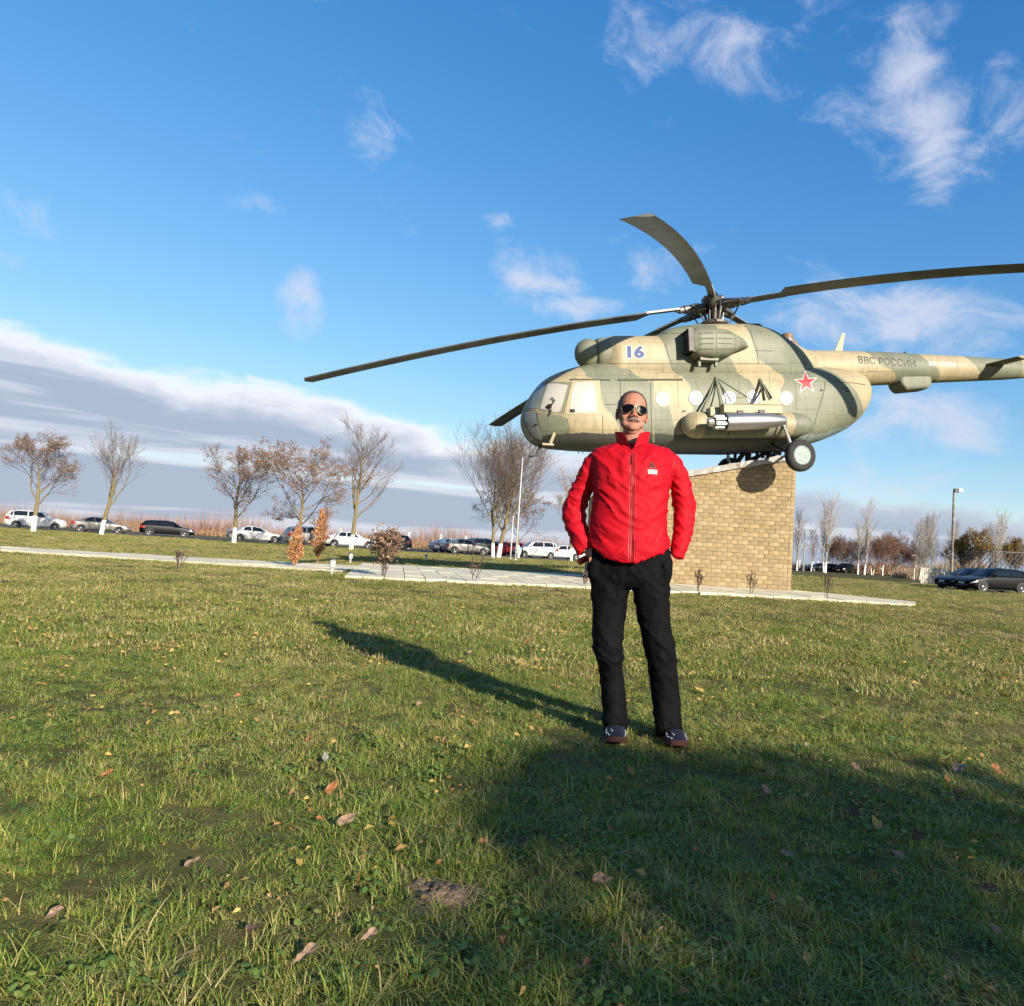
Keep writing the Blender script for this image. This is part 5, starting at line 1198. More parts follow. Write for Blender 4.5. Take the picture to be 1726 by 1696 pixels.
# ================================================================== trees
def grow(seed, height, spread, trunk_h, r0, levels=4, up=.55, nchild=(7, 6, 4), stems=1, wob=.12, taper=.6, first=None, droop=0., lratio=(.62, .55, .5), rmin=.006, fork=.12):
    """returns segment arrays: p0, p1, r0, r1, level"""
    r = np.random.default_rng(seed); S = []
    def branch(p, d, L, rad, lev):
        n = max(3, int(L / (.35 if lev < 2 else .28))) if lev < 3 else 3; n = min(n, 12); pts = [p]; dd = d.copy()
        for i in range(n):
            dd = dd + r.normal(0, wob, 3) * (1.0 if lev else .35); dd[2] += (up * .12 if lev else .05) - droop * (lev > 1) * .1; dd /= np.linalg.norm(dd); pts.append(pts[-1] + dd * L / n)
        rads = [max(rad * (1 - (1 - taper * .35) * i / n), rmin * .7) for i in range(n + 1)]
        for i in range(n): S.append((*pts[i], *pts[i + 1], rads[i], rads[i + 1], lev))
        if lev + 1 < levels:
            k = nchild[min(lev, len(nchild) - 1)]
            t0 = (trunk_h / L if lev == 0 else .18); t0 = min(t0, .9)
            for j in range(k):
                t = t0 + (1 - t0) * (j + r.uniform(.2, .9)) / k; t = min(t, .98); i = int(t * n); q = pts[i] + (pts[min(i + 1, n)] - pts[i]) * (t * n - i)
                base = pts[min(i + 1, n)] - pts[i]; base /= np.linalg.norm(base); az = r.uniform(0, 2 * math.pi) if lev else j * 2.4 + r.uniform(-.4, .4)
                a = np.array([math.cos(az), math.sin(az), 0]); o = a - base * (a @ base); o /= np.linalg.norm(o) + 1e-6
                sp = spread * (1 if lev == 0 else .85) * r.uniform(.75, 1.2); nd = base * math.cos(sp) + o * math.sin(sp); nd[2] += up * .25; nd /= np.linalg.norm(nd)
                ll = L * lratio[min(lev, 2)] * (1.15 - .55 * (t - t0) / (1 - t0 + 1e-6)) * r.uniform(.75, 1.15)
                if lev == 0 and first: ll = height * first * (1.1 - .5 * (t - t0) / (1 - t0)) * r.uniform(.8, 1.15)
                branch(q, nd, ll, max(rads[i] * (.55 if lev else .5) * r.uniform(.7, 1), rmin), lev + 1)
    for k in range(stems):
        d = np.array([0, 0, 1.0]); off = np.zeros(3)
        if stems > 1: a = k * 2 * math.pi / stems + .4; d = np.array([math.cos(a) * fork, math.sin(a) * fork, 1.]); off = np.array([math.cos(a), math.sin(a), 0]) * r0 * 1.1
        d /= np.linalg.norm(d); branch(off + np.array([0, 0, -.1]), d, height * (.72 if levels > 2 else 1) * (1 if k == 0 else r.uniform(.85, .98)), r0 * (1 if k == 0 else .8), 0)
    return np.array(S)
def seg_mesh(S, sides):
    if len(S) == 0: return np.zeros((0, 3)), np.zeros((0, 4), int)
    p0, p1, ra, rb = S[:, :3], S[:, 3:6], S[:, 6], S[:, 7]; t = p1 - p0; t = t / (np.linalg.norm(t, axis=1, keepdims=True) + 1e-9)
    a = np.where(np.abs(t[:, 2:3]) < .9, np.array([[0, 0, 1.]]), np.array([[1., 0, 0]])); u_ = a - t * (a * t).sum(1, keepdims=True); u_ /= np.linalg.norm(u_, axis=1, keepdims=True); v_ = np.cross(t, u_)
    V = []
    for k in range(sides):
        th = 2 * math.pi * k / sides; o = math.cos(th) * u_ + math.sin(th) * v_; V.append(p0 + o * ra[:, None]); V.append(p1 + o * rb[:, None])
    V = np.stack(V, 1).reshape(-1, 3); b_ = np.arange(len(S)) * sides * 2; Fc = []
    for k in range(sides):
        k2 = (k + 1) % sides; Fc.append(np.stack([b_ + 2 * k, b_ + 2 * k2, b_ + 2 * k2 + 1, b_ + 2 * k + 1], 1))
    return V, np.concatenate(Fc)
def bark(name, col, white_h=None, tip=None):
    m = mat(name, col, .9, vary=.3, vscale=8, bump=.5, bscale=30)
    if white_h and 'wh' not in m:
        nt = m.node_tree; N = nt.nodes; L = nt.links; b_ = N['Principled BSDF']; cur = b_.inputs['Base Color'].links[0].from_socket
        tc = N.new('ShaderNodeTexCoord'); sp = N.new('ShaderNodeSeparateXYZ'); L.new(tc.outputs['Object'], sp.inputs[0])
        cmp_ = N.new('ShaderNodeMath'); cmp_.operation = 'LESS_THAN'; L.new(sp.outputs[2], cmp_.inputs[0]); cmp_.inputs[1].default_value = white_h
        mx = N.new('ShaderNodeMix'); mx.data_type = 'RGBA'; L.new(cmp_.outputs[0], mx.inputs[0]); L.new(cur, mx.inputs[6]); mx.inputs[7].default_value = (.72, .68, .60, 1); L.new(mx.outputs[2], b_.inputs['Base Color']); m['wh'] = 1
    return m
def leaves_mesh(S, n, size, seed, zmin=0., clump=.25, lev=None):
    r = np.random.default_rng(seed); T = S[S[:, 8] >= (lev if lev is not None else S[:, 8].max() - 1)]; T = T[T[:, 5] > zmin]
    if len(T) == 0: return None
    i = r.integers(0, len(T), n); f = r.random((n, 1)); P = T[i, :3] * (1 - f) + T[i, 3:6] * f + r.normal(0, clump * .35, (n, 3)); s_ = size * r.uniform(.6, 1.3, (n, 1))
    a = r.normal(size=(n, 3)); a /= np.linalg.norm(a, axis=1, keepdims=True); b_ = r.normal(size=(n, 3)); b_ -= a * (a * b_).sum(1, keepdims=True); b_ /= np.linalg.norm(b_, axis=1, keepdims=True); c = np.cross(a, b_)
    V = np.stack([P - a * s_, P - b_ * s_ * .45 + c * s_ * .15, P + a * s_, P + b_ * s_ * .45 + c * s_ * .15], 1).reshape(-1, 3); return V, np.arange(n * 4).reshape(n, 4)
def leaf_mat(name, cols):
    if name in MATS: return MATS[name]
    m = bpy.data.materials.new(name); m.use_nodes = True; N = m.node_tree.nodes; L = m.node_tree.links; b_ = N['Principled BSDF']; b_.inputs['Roughness'].default_value = .75; b_.inputs['Specular IOR Level'].default_value = .2
    g = N.new('ShaderNodeNewGeometry'); r_ = N.new('ShaderNodeValToRGB'); L.new(g.outputs['Random Per Island'], r_.inputs[0]); e = r_.color_ramp.elements
    while len(e) < len(cols): e.new(.5)
    for k, (q, c) in enumerate(zip(e, cols)): q.position = k / (len(cols) - 1); q.color = (*c, 1)
    L.new(r_.outputs[0], b_.inputs['Base Color']); MATS[name] = m; return m
def tree(name, px, depth, label, cat, S, bm, tm, base_py=None, group=None, leaves=None, lm=None, split=.035, rz=0., sc=1., xy=None):
    if xy is None: x = atY(px, base_py if base_py else 940, depth)[0]; y = depth
    else: x, y = xy
    z = float(mound(x, y)); root = empty(name, (x, y, z), label, cat, rz, group); root.scale = (sc, sc, sc)
    big = S[S[:, 6] >= split]; small = S[S[:, 6] < split]
    V, Fc = seg_mesh(big, 8); mesh_obj('trunk', V, Fc, bm, root, True)
    V, Fc = seg_mesh(small, 3); mesh_obj('crown', V, Fc, tm, root)
    if leaves is not None: mesh_obj('foliage', leaves[0], leaves[1], lm, root)
    return root
BK_Y = bark('whitewashed_yellow_bark', (.27, .21, .10), 1.15); BK_P = bark('whitewashed_grey_bark', (.40, .37, .31), 1.6)
TW_B = mat('grey_brown_twigs', (.17, .125, .09), .9, vary=.3); TW_L = mat('pale_twigs', (.46, .40, .33), .9, vary=.2); TW_R = mat('reddish_twigs', (.24, .125, .075), .9, vary=.3); TW_D = mat('dark_twigs', (.085, .062, .05), .9, vary=.3)
LF_B = leaf_mat('brown_leaves', [(.14, .085, .055), (.20, .125, .08), (.25, .155, .10), (.10, .07, .05)]); LF_G = leaf_mat('golden_brown_leaves', [(.22, .12, .03), (.30, .17, .05), (.15, .10, .03), (.10, .10, .03)]); LF_O = leaf_mat('orange_needles', [(.36, .17, .07), (.42, .21, .10), (.28, .13, .06)])
# left group
S = grow(11, 7.4, .95, 1.5, .17, 5, .3, (12, 9, 5, 3), first=.62, wob=.16)
tree('leafy_tree', 503, 50, 'spreading tree with clinging brown leaves and slanting whitewashed trunk', 'tree', S, BK_Y, TW_D, 915, 'trees on the lawn', leaves_mesh(S, 9000, .065, 1), LF_B)
S = grow(12, 11.5, .72, 2.4, .19, 5, .65, (16, 8, 5, 3), first=.36, wob=.13)
tree('bare_tree', 592, 56, 'tall slim bare tree with straight yellowish trunk before the white saloon', 'tree', S, BK_Y, TW_B, 920, 'trees on the lawn')
S = grow(13, 10.2, .78, 1.7, .20, 5, .75, (20, 11, 6, 3), stems=2, first=.60, wob=.11, fork=.045)
tree('bare_tree', 836, 58, 'broad bare tree on two whitewashed stems with a dense fan of twigs', 'tree', S, BK_Y, TW_B, 932, 'trees on the lawn')
S = grow(14, 6.6, .95, 1.3, .13, 5, .2, (10, 8, 5, 3), first=.66, wob=.18)
tree('leafy_tree', 874, 63, 'low spreading tree with brown leaves beside the flagpoles', 'tree', S, BK_Y, TW_D, 934, 'trees on the lawn', leaves_mesh(S, 6000, .065, 2), LF_B)
S = grow(15, 9.0, .65, 1.4, .14, 5, .7, (12, 7, 5, 3), first=.42)
tree('leafy_tree', 963, 64, 'slender tree with sparse pale brown leaves behind the sleeve of the man', 'tree', S, BK_Y, TW_L, 940, 'trees on the lawn', leaves_mesh(S, 4200, .06, 3), leaf_mat('pale_brown_leaves', [(.34, .22, .13), (.42, .28, .17), (.25, .16, .10)]))
for i, (px, d, sd, lb) in enumerate(((55, 52, 31, 'spreading brown-leaved tree beyond the narrow garden path, last of the lawn trees'), (170, 56, 32, 'bare tree with yellowish trunk between two brown-leaved trees'), (395, 54, 33, 'brown-leaved tree with open crown beside the white saloon'))):
    S = grow(sd, 7.4 if i != 1 else 8.5, .75 if i != 1 else .6, 1.7, .17, 5, .4 if i != 1 else .8, (11, 8, 5, 3), first=.5, wob=.15)
    tree('leafy_tree' if i != 1 else 'bare_tree', px, d, lb, 'tree', S, BK_Y, TW_D if i != 1 else TW_B, 905, 'trees on the lawn', leaves_mesh(S, 6000, .055, sd) if i != 1 else None, LF_B)
# right: poplars, orchard, copse
def poplar(seed, h, r0=.18, stems=1): return grow(seed, h, .50, h * .16, r0, 4, .9, (30, 7, 3), stems=stems, first=.24, wob=.13, rmin=.008, fork=.04)
GP = 'pale poplars beyond the lawn'
for px, d, h, sd, st, lb in ((1390, 110, 12.2, 41, 2, 'tallest pale poplar with forked whitewashed trunk'), (1457, 112, 11.4, 42, 1, 'tall pale poplar rising out of the orchard bushes'), (1446, 116, 8.4, 43, 1, 'thin pale poplar close beside the tall one in the orchard'), (1367, 118, 6.6, 44, 1, 'small slim bare tree with whitewashed foot beside the power pole'), (1343, 116, 9.6, 45, 1, 'reddish slim tree close behind the right edge of the plinth')):
    tree('poplar', px, d, lb, 'tree', poplar(sd, h * 1.25, .17 if h > 8 else .09, st), BK_P, TW_L if h > 8 and sd != 45 else TW_R, 962, GP)
GO = 'low orchard trees'; orch = []
for k, sd in enumerate((51, 52, 53)): orch.append(grow(sd, 6.2, .85, .7, .10, 5, .5, (11, 9, 6, 3), stems=2, first=.62, wob=.17, rmin=.013))
for k, (px, d, sc) in enumerate(((1418, 118, .95), (1436, 124, .9), (1470, 120, 1.0), (1488, 116, 1.05), (1504, 121, 1.1), (1527, 118, .85), (1543, 117, .8), (1405, 128, .8))):
    tree('orchard_tree', px, d, 'low wide orchard tree of reddish bare twigs with whitewashed stems', 'tree', orch[k % 3], BK_P, TW_R, 964, GO, rz=k * 1.3, sc=sc)
GC = 'young trees behind the picket fence'; yb_ = [grow(sd, 10.5, .5, 1.4, .075, 4, 1.1, (26, 7, 3), first=.24, rmin=.010, wob=.14) for sd in (61, 62, 63)]
for k, (px, d, sc) in enumerate(((1541, 84, .82), (1550, 86, .95), (1562, 82, .8), (1572, 85, .9), (1581, 82, .86), (1590, 84, .8), (1598, 86, .84), (1666, 76, .92), (1682, 78, .8), (1700, 77, .85), (1556, 90, .7))):
    tree('young_tree', px, d, 'thin pale young tree in the copse behind the picket fence', 'tree', yb_[k % 3], BK_P, TW_L, 968, GC, rz=k * 1.1, sc=sc)
for px, d, sd, h, lb in ((1650, 64, 71, 5.4, 'dense golden brown autumn tree above the black cars'), (1622, 66, 72, 4.6, 'smaller golden brown autumn tree beside the tall lamp post'), (1712, 66, 73, 4.8, 'golden brown autumn tree behind the steel lattice canopy')):
    S = grow(sd, h, .62, .8, .12, 4, .6, (12, 8, 5), first=.42, wob=.16); tree('autumn_tree', px, d, lb, 'tree', S, BK_P, TW_B, 975, 'autumn trees behind the black cars', leaves_mesh(S, 5500, .075, sd, .6, .40), LF_G)
# evergreens that throw the shade on the near grass and on the right lawn (both stand outside the picture)
def conifer(x, y, h, w, seed, label, n=3900):
    r = np.random.default_rng(seed); root = empty('evergreen_tree', (x, y, 0), label, 'tree', 0, 'tall evergreens')
    mb = MB(); mb.tube([(0, 0, -.1), (0, 0, h * .5), (0, 0, h * .92)], [.16, .10, .02], 10); mb.build('trunk', BK_P, root)
    t = r.random(n) ** .8; th = r.random(n) * 2 * math.pi; rr = w * np.clip(np.minimum((t + .08) * 3.2, 1.0), 0, 1) * np.clip(1 - t ** 6, 0, 1) ** .6 * np.sqrt(r.random(n)) * (1 + .12 * np.sin(th * 5 + t * 9)); P = np.stack([rr * np.cos(th), rr * np.sin(th), h * (.06 + .94 * t)], 1)
    a = r.normal(size=(n, 3)); a /= np.linalg.norm(a, axis=1, keepdims=True); b_ = np.cross(a, r.normal(size=(n, 3))); b_ /= np.linalg.norm(b_, axis=1, keepdims=True); s_ = .12 * r.uniform(.6, 1.4, (n, 1))
    V = np.stack([P - a * s_, P + b_ * s_ * .5, P + a * s_, P - b_ * s_ * .5], 1).reshape(-1, 3); mesh_obj('foliage', V, np.arange(n * 4).reshape(n, 4), leaf_mat('evergreen', [(.03, .06, .02), (.05, .09, .03)]), root)
SD = np.array([-math.sin(SUN_AZ), -math.cos(SUN_AZ)]); SPp = np.array([-SD[1], SD[0]]) * -1      # shade direction and its right-hand side
SHTOP, SHP, SHL = 2.55, 1.95, 15.0
pb = SD * (-SHL) + SPp * SHP
conifer(pb[0], pb[1], (SHTOP + SHL) * math.tan(SUN_EL), 2.3, 5, 'dense evergreen tree standing behind the viewer, shading the near grass')
pc = gnd(1455, 976)[:2] - SD * 22
conifer(pc[0], pc[1], 22 * math.tan(SUN_EL), 1.5, 6, 'dense evergreen tree at the side of the right lawn, shading the turf')
pc = gnd(1520, 984)[:2] - SD * 17
conifer(pc[0], pc[1], 17 * math.tan(SUN_EL) + .6, 1.6, 8, 'dense evergreen tree beside the black cars, shading the turf')

# ================================================================== street furniture and fences
M_POST = mat('white_post', (.72, .70, .66), .8, vary=.12); M_POLE = mat('white_pole', (.75, .74, .72), .5); M_CONC = mat('concrete_pole', (.42, .40, .36), .9, vary=.15)
for k, (px, d) in enumerate(((574, 92), (633, 92), (690, 88), (744, 94), (786, 94), (1372, 140), (1381, 140), (1388, 140), (1397, 140), (1350, 138))):
    p = atY(px, 900, d); h = 2.0 if d < 100 else 1.9; mb = MB(); mb.rings([np.array([(-.13, -.13, z), (.13, -.13, z), (.13, .13, z), (-.13, .13, z)]) * (1, 1, 1) for z in (-.2, h)] + [np.array([(-.03, -.03, h + .08), (.03, -.03, h + .08), (.03, .03, h + .08), (-.03, .03, h + .08)])])
    o = mb.build('boundary_post', M_POST); o.location = (p[0], d, float(mound(p[0], d))); tag(o, 'square white boundary post at the edge of the dry field' if d < 100 else 'small white boundary post in the field beyond the poplars', 'post', 'white field posts' if d < 100 else 'small far field posts')
for px, top_py, bpy_, d, lb in ((869.5, 770, 932, 52, 'tall white flagpole beside the broad bare tree'), (861, 868, 930, 54, 'short white pole next to the tall flagpole')):
    p = atY(px - (0 if d == 52 else 0), bpy_, d); h = (atY(px, top_py, d) - p)[2] + .4; mb = MB(); mb.tube([(0, 0, -.2), (0, 0, h * .5), (0, 0, h)], [.06, .05, .035], 10); mb.ell((0, 0, h + .05), (.06, .06, .06), None, 10, 6); mb.lathe((0, 0, 0), (0, 0, 1), [(0, .16), (.06, .16), (.1, .07)], 12); o = mb.build('flagpole', M_POLE, None, True); o.location = (p[0], d, float(mound(p[0], d))); tag(o, lb, 'pole')
def lamp_post(px, base_py, top_py, d, lb, big=False):
    x = atY(px, base_py, d)[0]; z0 = float(mound(x, d)); h = atY(px + 4, top_py, d)[2] - z0; root = empty('lamp_post', (x, d, z0), lb, 'lamp post')
    mb = MB(); mb.tube([(0, 0, -.2), (0, 0, h)], [.11 if big else .07, .07 if big else .05], 10); mb.build('pole', mat('rusty_lamp_pole', (.20, .15, .11), .7, vary=.45, vscale=2, second=(.40, .33, .24), sscale=2.5) if big else M_POLE, root)
    mb = MB(); mb.box((.18 if big else .0, 0, h + .06), (.34, .30, .24)); mb.build('lamp_housing', mat('dark_lamp_housing', (.04, .04, .04), .5) if big else M_POLE, root)
    if big: mb = MB(); mb.box((.44, 0, h + .06), (.28, .32, .26)); mb.build('lamp_glass', mat('pale_lamp_glass', (.75, .76, .76), .25), root)
    else: mb = MB(); mb.box((-.35, 0, h + .02), (.6, .16, .08)); mb.build('lamp_arm', M_POLE, root)
lamp_post(1604, 968, 828, 50, 'tall rusty lamp post with pale floodlight beside the black cars', True)
lamp_post(1511, 968, 931, 118, 'small white street lamp in front of the orchard')
lamp_post(1543, 970, 937, 112, 'small white street lamp at the end of the orchard')
for px, d, top, lb in ((1354, 112, 893, 'slim power pole with three crossarms next to the plinth edge'), (1506, 150, 925, 'distant power pole with crossarms above the orchard'), (1448, 130, 912, 'distant power pole beside the thin poplar')):
    x = atY(px, 960, d)[0]; h = atY(px + 3, top, d)[2]; root = empty('power_pole', (x, d, 0), lb, 'power pole'); mb = MB(); mb.tube([(0, 0, -.3), (0, 0, h)], [.13, .08], 8); mb.build('pole', M_CONC, root)
    for f in (.99, .80, .62): mb = MB(); mb.box((0, -.06, h * f), (2.4 * (1.1 if f > .9 else .8), .08, .08)); mb.build('crossarm', M_CONC, root)
mb = None
# white picket fence
fa, fb = np.array([atY(1553, 975, 62)[0], 62.]), np.array([atY(1608, 975, 62.4)[0], 62.4]); L_f = np.linalg.norm(fb - fa); df = (fb - fa) / L_f; ang = math.atan2(df[1], df[0])
fence = empty('picket_fence', (*fa, float(mound(*fa))), 'white wooden picket fence behind the black cars', 'fence', ang); M_PICK = mat('weathered_white_paint', (.66, .62, .52), .8, vary=.2, vscale=3)
mb = MB(); mb.box((0, 0, .7), (.13, .03, 1.4)); pk = mb.build('picket', M_PICK, fence); npk = int(L_f / .17)
for i in range(npk):
    o = pk if i == 0 else pk.copy()
    if i: COL.objects.link(o); o.parent = fence
    o.location = (i * .17, 0, random.uniform(-.04, .03))
for z in (.4, 1.1): mb = MB(); mb.box((L_f / 2, .04, z), (L_f, .04, .08)); mb.build('rail', M_PICK, fence)
# steel lattice canopy behind the black cars
cx0 = atY(1648, 960, 60)[0]; lat = empty('lattice_canopy', (cx0, 60, float(mound(cx0, 60))), 'dark sloping steel lattice canopy behind the black cars', 'canopy'); M_LAT = mat('grey_lattice_steel', (.16, .16, .19), .6, .3)
Hh = 3.1
for z0, z1 in ((Hh, Hh), (.9, .9)): mb = MB(); mb.tube([(-.2 if z0 > 2 else -2.0, 0, z0), (6, 0, z1)], .045, 6); mb.build('chord', M_LAT, lat)
for k in range(17): mb = MB(); mb.tube([(-2.0 + k * .45, 0, .9 - (.0)), (-.2 + k * .45, .0 + .02 * (k % 2), Hh)], .035, 5); mb.build('lattice_bar', M_LAT, lat)
for k in range(8): mb = MB(); mb.tube([(-.6 + k * .9, .3, .9), (-1.0 + k * .9 + .4, .3, Hh)], .03, 5); mb.build('lattice_bar', M_LAT, lat)
for k in range(4): mb = MB(); mb.tube([(-1.2 + k * 2.2, .1, -.1), (-1.2 + k * 2.2, .1, 1.9)], .05, 6); mb.build('post', M_LAT, lat)
# garden lights
def garden_light(px, py, lb, h=.62):
    p = gnd(px, py);  root = empty('garden_light', p, lb, 'garden light', 0, 'garden lights along the path'); root.scale = (.62, .62, .62)
    mb = MB(); mb.lathe((0, 0, 0), (0, 0, 1), [(-.05, .045), (h * .45, .045)], 12); mb.build('post', M_POST, root)
    mb = MB(); mb.lathe((0, 0, h * .45), (0, 0, 1), [(0, .05), (.01, .10), (h * .40, .105), (h * .42, .06)], 16); mb.build('lantern', mat('white_lantern', (.74, .73, .70), .35), root)
    mb = MB(); mb.lathe((0, 0, h * .86), (0, 0, 1), [(0, .05), (.01, .155), (.05, .15), (.07, .02)], 16); mb.build('cap', mat('dark_lamp_cap', (.06, .06, .06), .5), root)
garden_light(559, 969, 'white garden light with dark cap standing by the narrow path'); garden_light(590, 951, 'white garden light behind the path, next to the orange dead conifer', .66); garden_light(718, 945, 'small white garden light standing in the helicopter shadow', .5)

# ================================================================== shrubs
def dead_conifer(px, py, h, w, seed, lb):
    p = gnd(px, py); r = np.random.default_rng(seed); root = empty('dead_conifer', p, lb, 'shrub', 0, 'dead orange conifers'); S = grow(seed, h * 1.3, .35, .15, .022, 3, 1.2, (26, 6), first=.30)
    V, Fc = seg_mesh(S, 3); mesh_obj('stem', V, Fc, TW_R, root); n = 1500; t = r.random(n) ** .9; th = r.random(n) * 6.283; rr = w * np.minimum(t * 3.2 + .15, 1) * np.clip(1.02 - t, .0, 1) ** .55 * np.sqrt(r.random(n)) * (1 + .55 * np.sin(th * 3 + t * 11) * np.sin(th * 2 - t * 17 + seed)); P = np.stack([rr * np.cos(th), rr * np.sin(th), h * (.12 + .88 * t)], 1)
    a = np.stack([np.cos(th) * .5, np.sin(th) * .5, np.ones(n)], 1) + r.normal(0, .5, (n, 3)); a /= np.linalg.norm(a, axis=1, keepdims=True); b_ = np.cross(a, r.normal(size=(n, 3))); b_ /= np.linalg.norm(b_, axis=1, keepdims=True); s_ = .038 * r.uniform(.6, 1.5, (n, 1))
    mesh_obj('foliage', np.stack([P - a * s_, P + b_ * s_ * .4, P + a * s_, P - b_ * s_ * .4], 1).reshape(-1, 3), np.arange(n * 4).reshape(n, 4), LF_O, root)
dead_conifer(535, 951, 1.7, .24, 81, 'tall dead conifer with orange foliage beside the narrow path')
dead_conifer(496, 957, 1.05, .22, 82, 'short dead conifer with orange foliage by the narrow path')
def brown_shrub(px, py, h, w, seed, lb, nl=900, lm=LF_B):
    p = gnd(px, py); root = empty('shrub', p, lb, 'shrub', 0); S = grow(seed, h * 1.25, .6, h * .25, .016, 3, .7, (9, 6), stems=3, first=.5); V, Fc = seg_mesh(S, 4); mesh_obj('stem', V, Fc, TW_D, root)
    lv = leaves_mesh(S, nl, .055, seed, h * .3, .18); mesh_obj('foliage', lv[0], lv[1], lm, root)
brown_shrub(646, 975, .98, .5, 83, 'brown-leaved shrub growing at the front edge of the paved platform', 700)
def bare_rose(px, py, h, seed, lb):
    p = gnd(px, py); root = empty('rose_bush', p, lb, 'rose bush', 0, 'bare rose bushes'); S = grow(seed, h * 1.3, .5, h * .35, .010, 3, .9, (4, 3), stems=3, first=.35); V, Fc = seg_mesh(S, 4); mesh_obj('stem', V, Fc, TW_D, root); lv = leaves_mesh(S, 26, .035, seed, h * .2, .05); mesh_obj('foliage', lv[0], lv[1], LF_B, root)
for k, (px, py, h, lb) in enumerate(((798, 984, .62, 'thin rose bush at the front of the platform, far from the plinth'), (985, 990, .42, 'small bare rose bush beside the trouser leg of the man'), (1176, 1001, .60, 'bare rose bush in front of the plinth, closer to the man'), (1265, 1005, .58, 'bare rose bush in front of the plinth, near its middle'), (1392, 1012, .66, 'bare rose bush with pale flower by the tapering end of the platform'), (300, 965, .5, 'bare rose bush at the side of the narrow garden path'))): bare_rose(px, py, h, 90 + k, lb)
# dry scrub on the field edge
def scrub(name, label, x0, x1, ya, yb__, n, hmin, hmax, cols, seed):
    r = np.random.default_rng(seed); x = r.uniform(x0, x1, n); y = r.uniform(ya, yb__, n); hgt = r.uniform(hmin, hmax, n) * (.65 + .5 * (np.sin(x * .31 + 1) + np.sin(x * .13)) * .5 + .2); a = r.uniform(0, 6.28, n); lean = r.normal(0, .18, (n, 2)); w = .035 + .03 * r.random(n)
    dx, dy = np.cos(a) * w, np.sin(a) * w; z = mound(x, y) + .03; V = np.stack([np.stack([x - dx, y - dy, z], 1), np.stack([x + dx, y + dy, z], 1), np.stack([x + lean[:, 0] * hgt, y + lean[:, 1] * hgt, z + hgt], 1)], 1).reshape(-1, 3)
    o = mesh_obj(name, V, np.arange(n * 3).reshape(n, 3), leaf_mat(name + '_tones' + str(seed), cols)); o['kind'] = 'stuff'; tag(o, label, 'scrub')
scrub('dry_scrub', 'dry straw and reddish scrub along the edge of the field beyond the cars', -130, 12, 96, 116, 26000, .7, 1.4, [(.20, .13, .07), (.27, .18, .10), (.16, .09, .06), (.24, .13, .08)], 3)
scrub('dry_scrub', 'reddish brown brushwood in the far field behind the scrub', -160, 30, 128, 150, 14000, 1.6, 4.2, [(.20, .12, .09), (.26, .15, .11), (.16, .11, .09)], 4)
scrub('dry_scrub', 'low brown scrub under the far poplars', 22, 110, 132, 150, 14000, .5, 1.6, [(.24, .16, .09), (.30, .20, .11), (.17, .12, .07)], 5)

scrub('dry_scrub', 'pale tangled brushwood between the young trees behind the picket fence', 34, 46, 92, 98, 5000, 1.2, 3.6, [(.30, .23, .15), (.36, .28, .19), (.26, .17, .10)], 6)
scrub('dry_scrub', 'warm brown undergrowth around the feet of the orchard trees', 30, 52, 128, 132, 6000, 1.0, 3.2, [(.28, .17, .10), (.34, .20, .12), (.22, .14, .09)], 7)
# ================================================================== grass, weeds, fallen leaves, molehill
def blade_geo(mb, r, base, h, w, az, bend, curl=0.):
    d = np.array([math.cos(az), math.sin(az), 0]); s = np.array([-d[1], d[0], 0]); k = 4; L = []
    for i in range(k):
        t = i / (k - 1); p = np.array(base) + d * (bend * h * t ** 1.7) + np.array([0, 0, h * (t - .30 * bend * t * t)]); ww = w * (1 - t) ** .7 * (.75 + .25 * (i > 0)); q = s * ww * .5
        if i < k - 1: L += [p - q, p + q]
        else: L += [p]
    mb.add(L, [(0, 1, 3, 2), (2, 3, 5, 4), (4, 5, 6)])
def leaf_geo(mb, r, base, h, rad, az):
    d = np.array([math.cos(az), math.sin(az), 0]); c = np.array(base) + d * rad * 1.2 + np.array([0, 0, h]); t = r.uniform(.1, .5); u_ = d * math.cos(t) + np.array([0, 0, math.sin(t)]); s = np.array([-d[1], d[0], 0])
    P = [c + rad * (math.cos(a) * u_ * 1.25 + math.sin(a) * s) + np.array([0, 0, -.15 * rad * abs(math.sin(a))]) for a in np.arange(7) * 2 * math.pi / 7]; mb.add([c] + P, [(0, 1 + i, 1 + (i + 1) % 7) for i in range(7)])
    mb.add([np.array(base), np.array(base) + s * .0025, c - d * rad], [(0, 1, 2)])
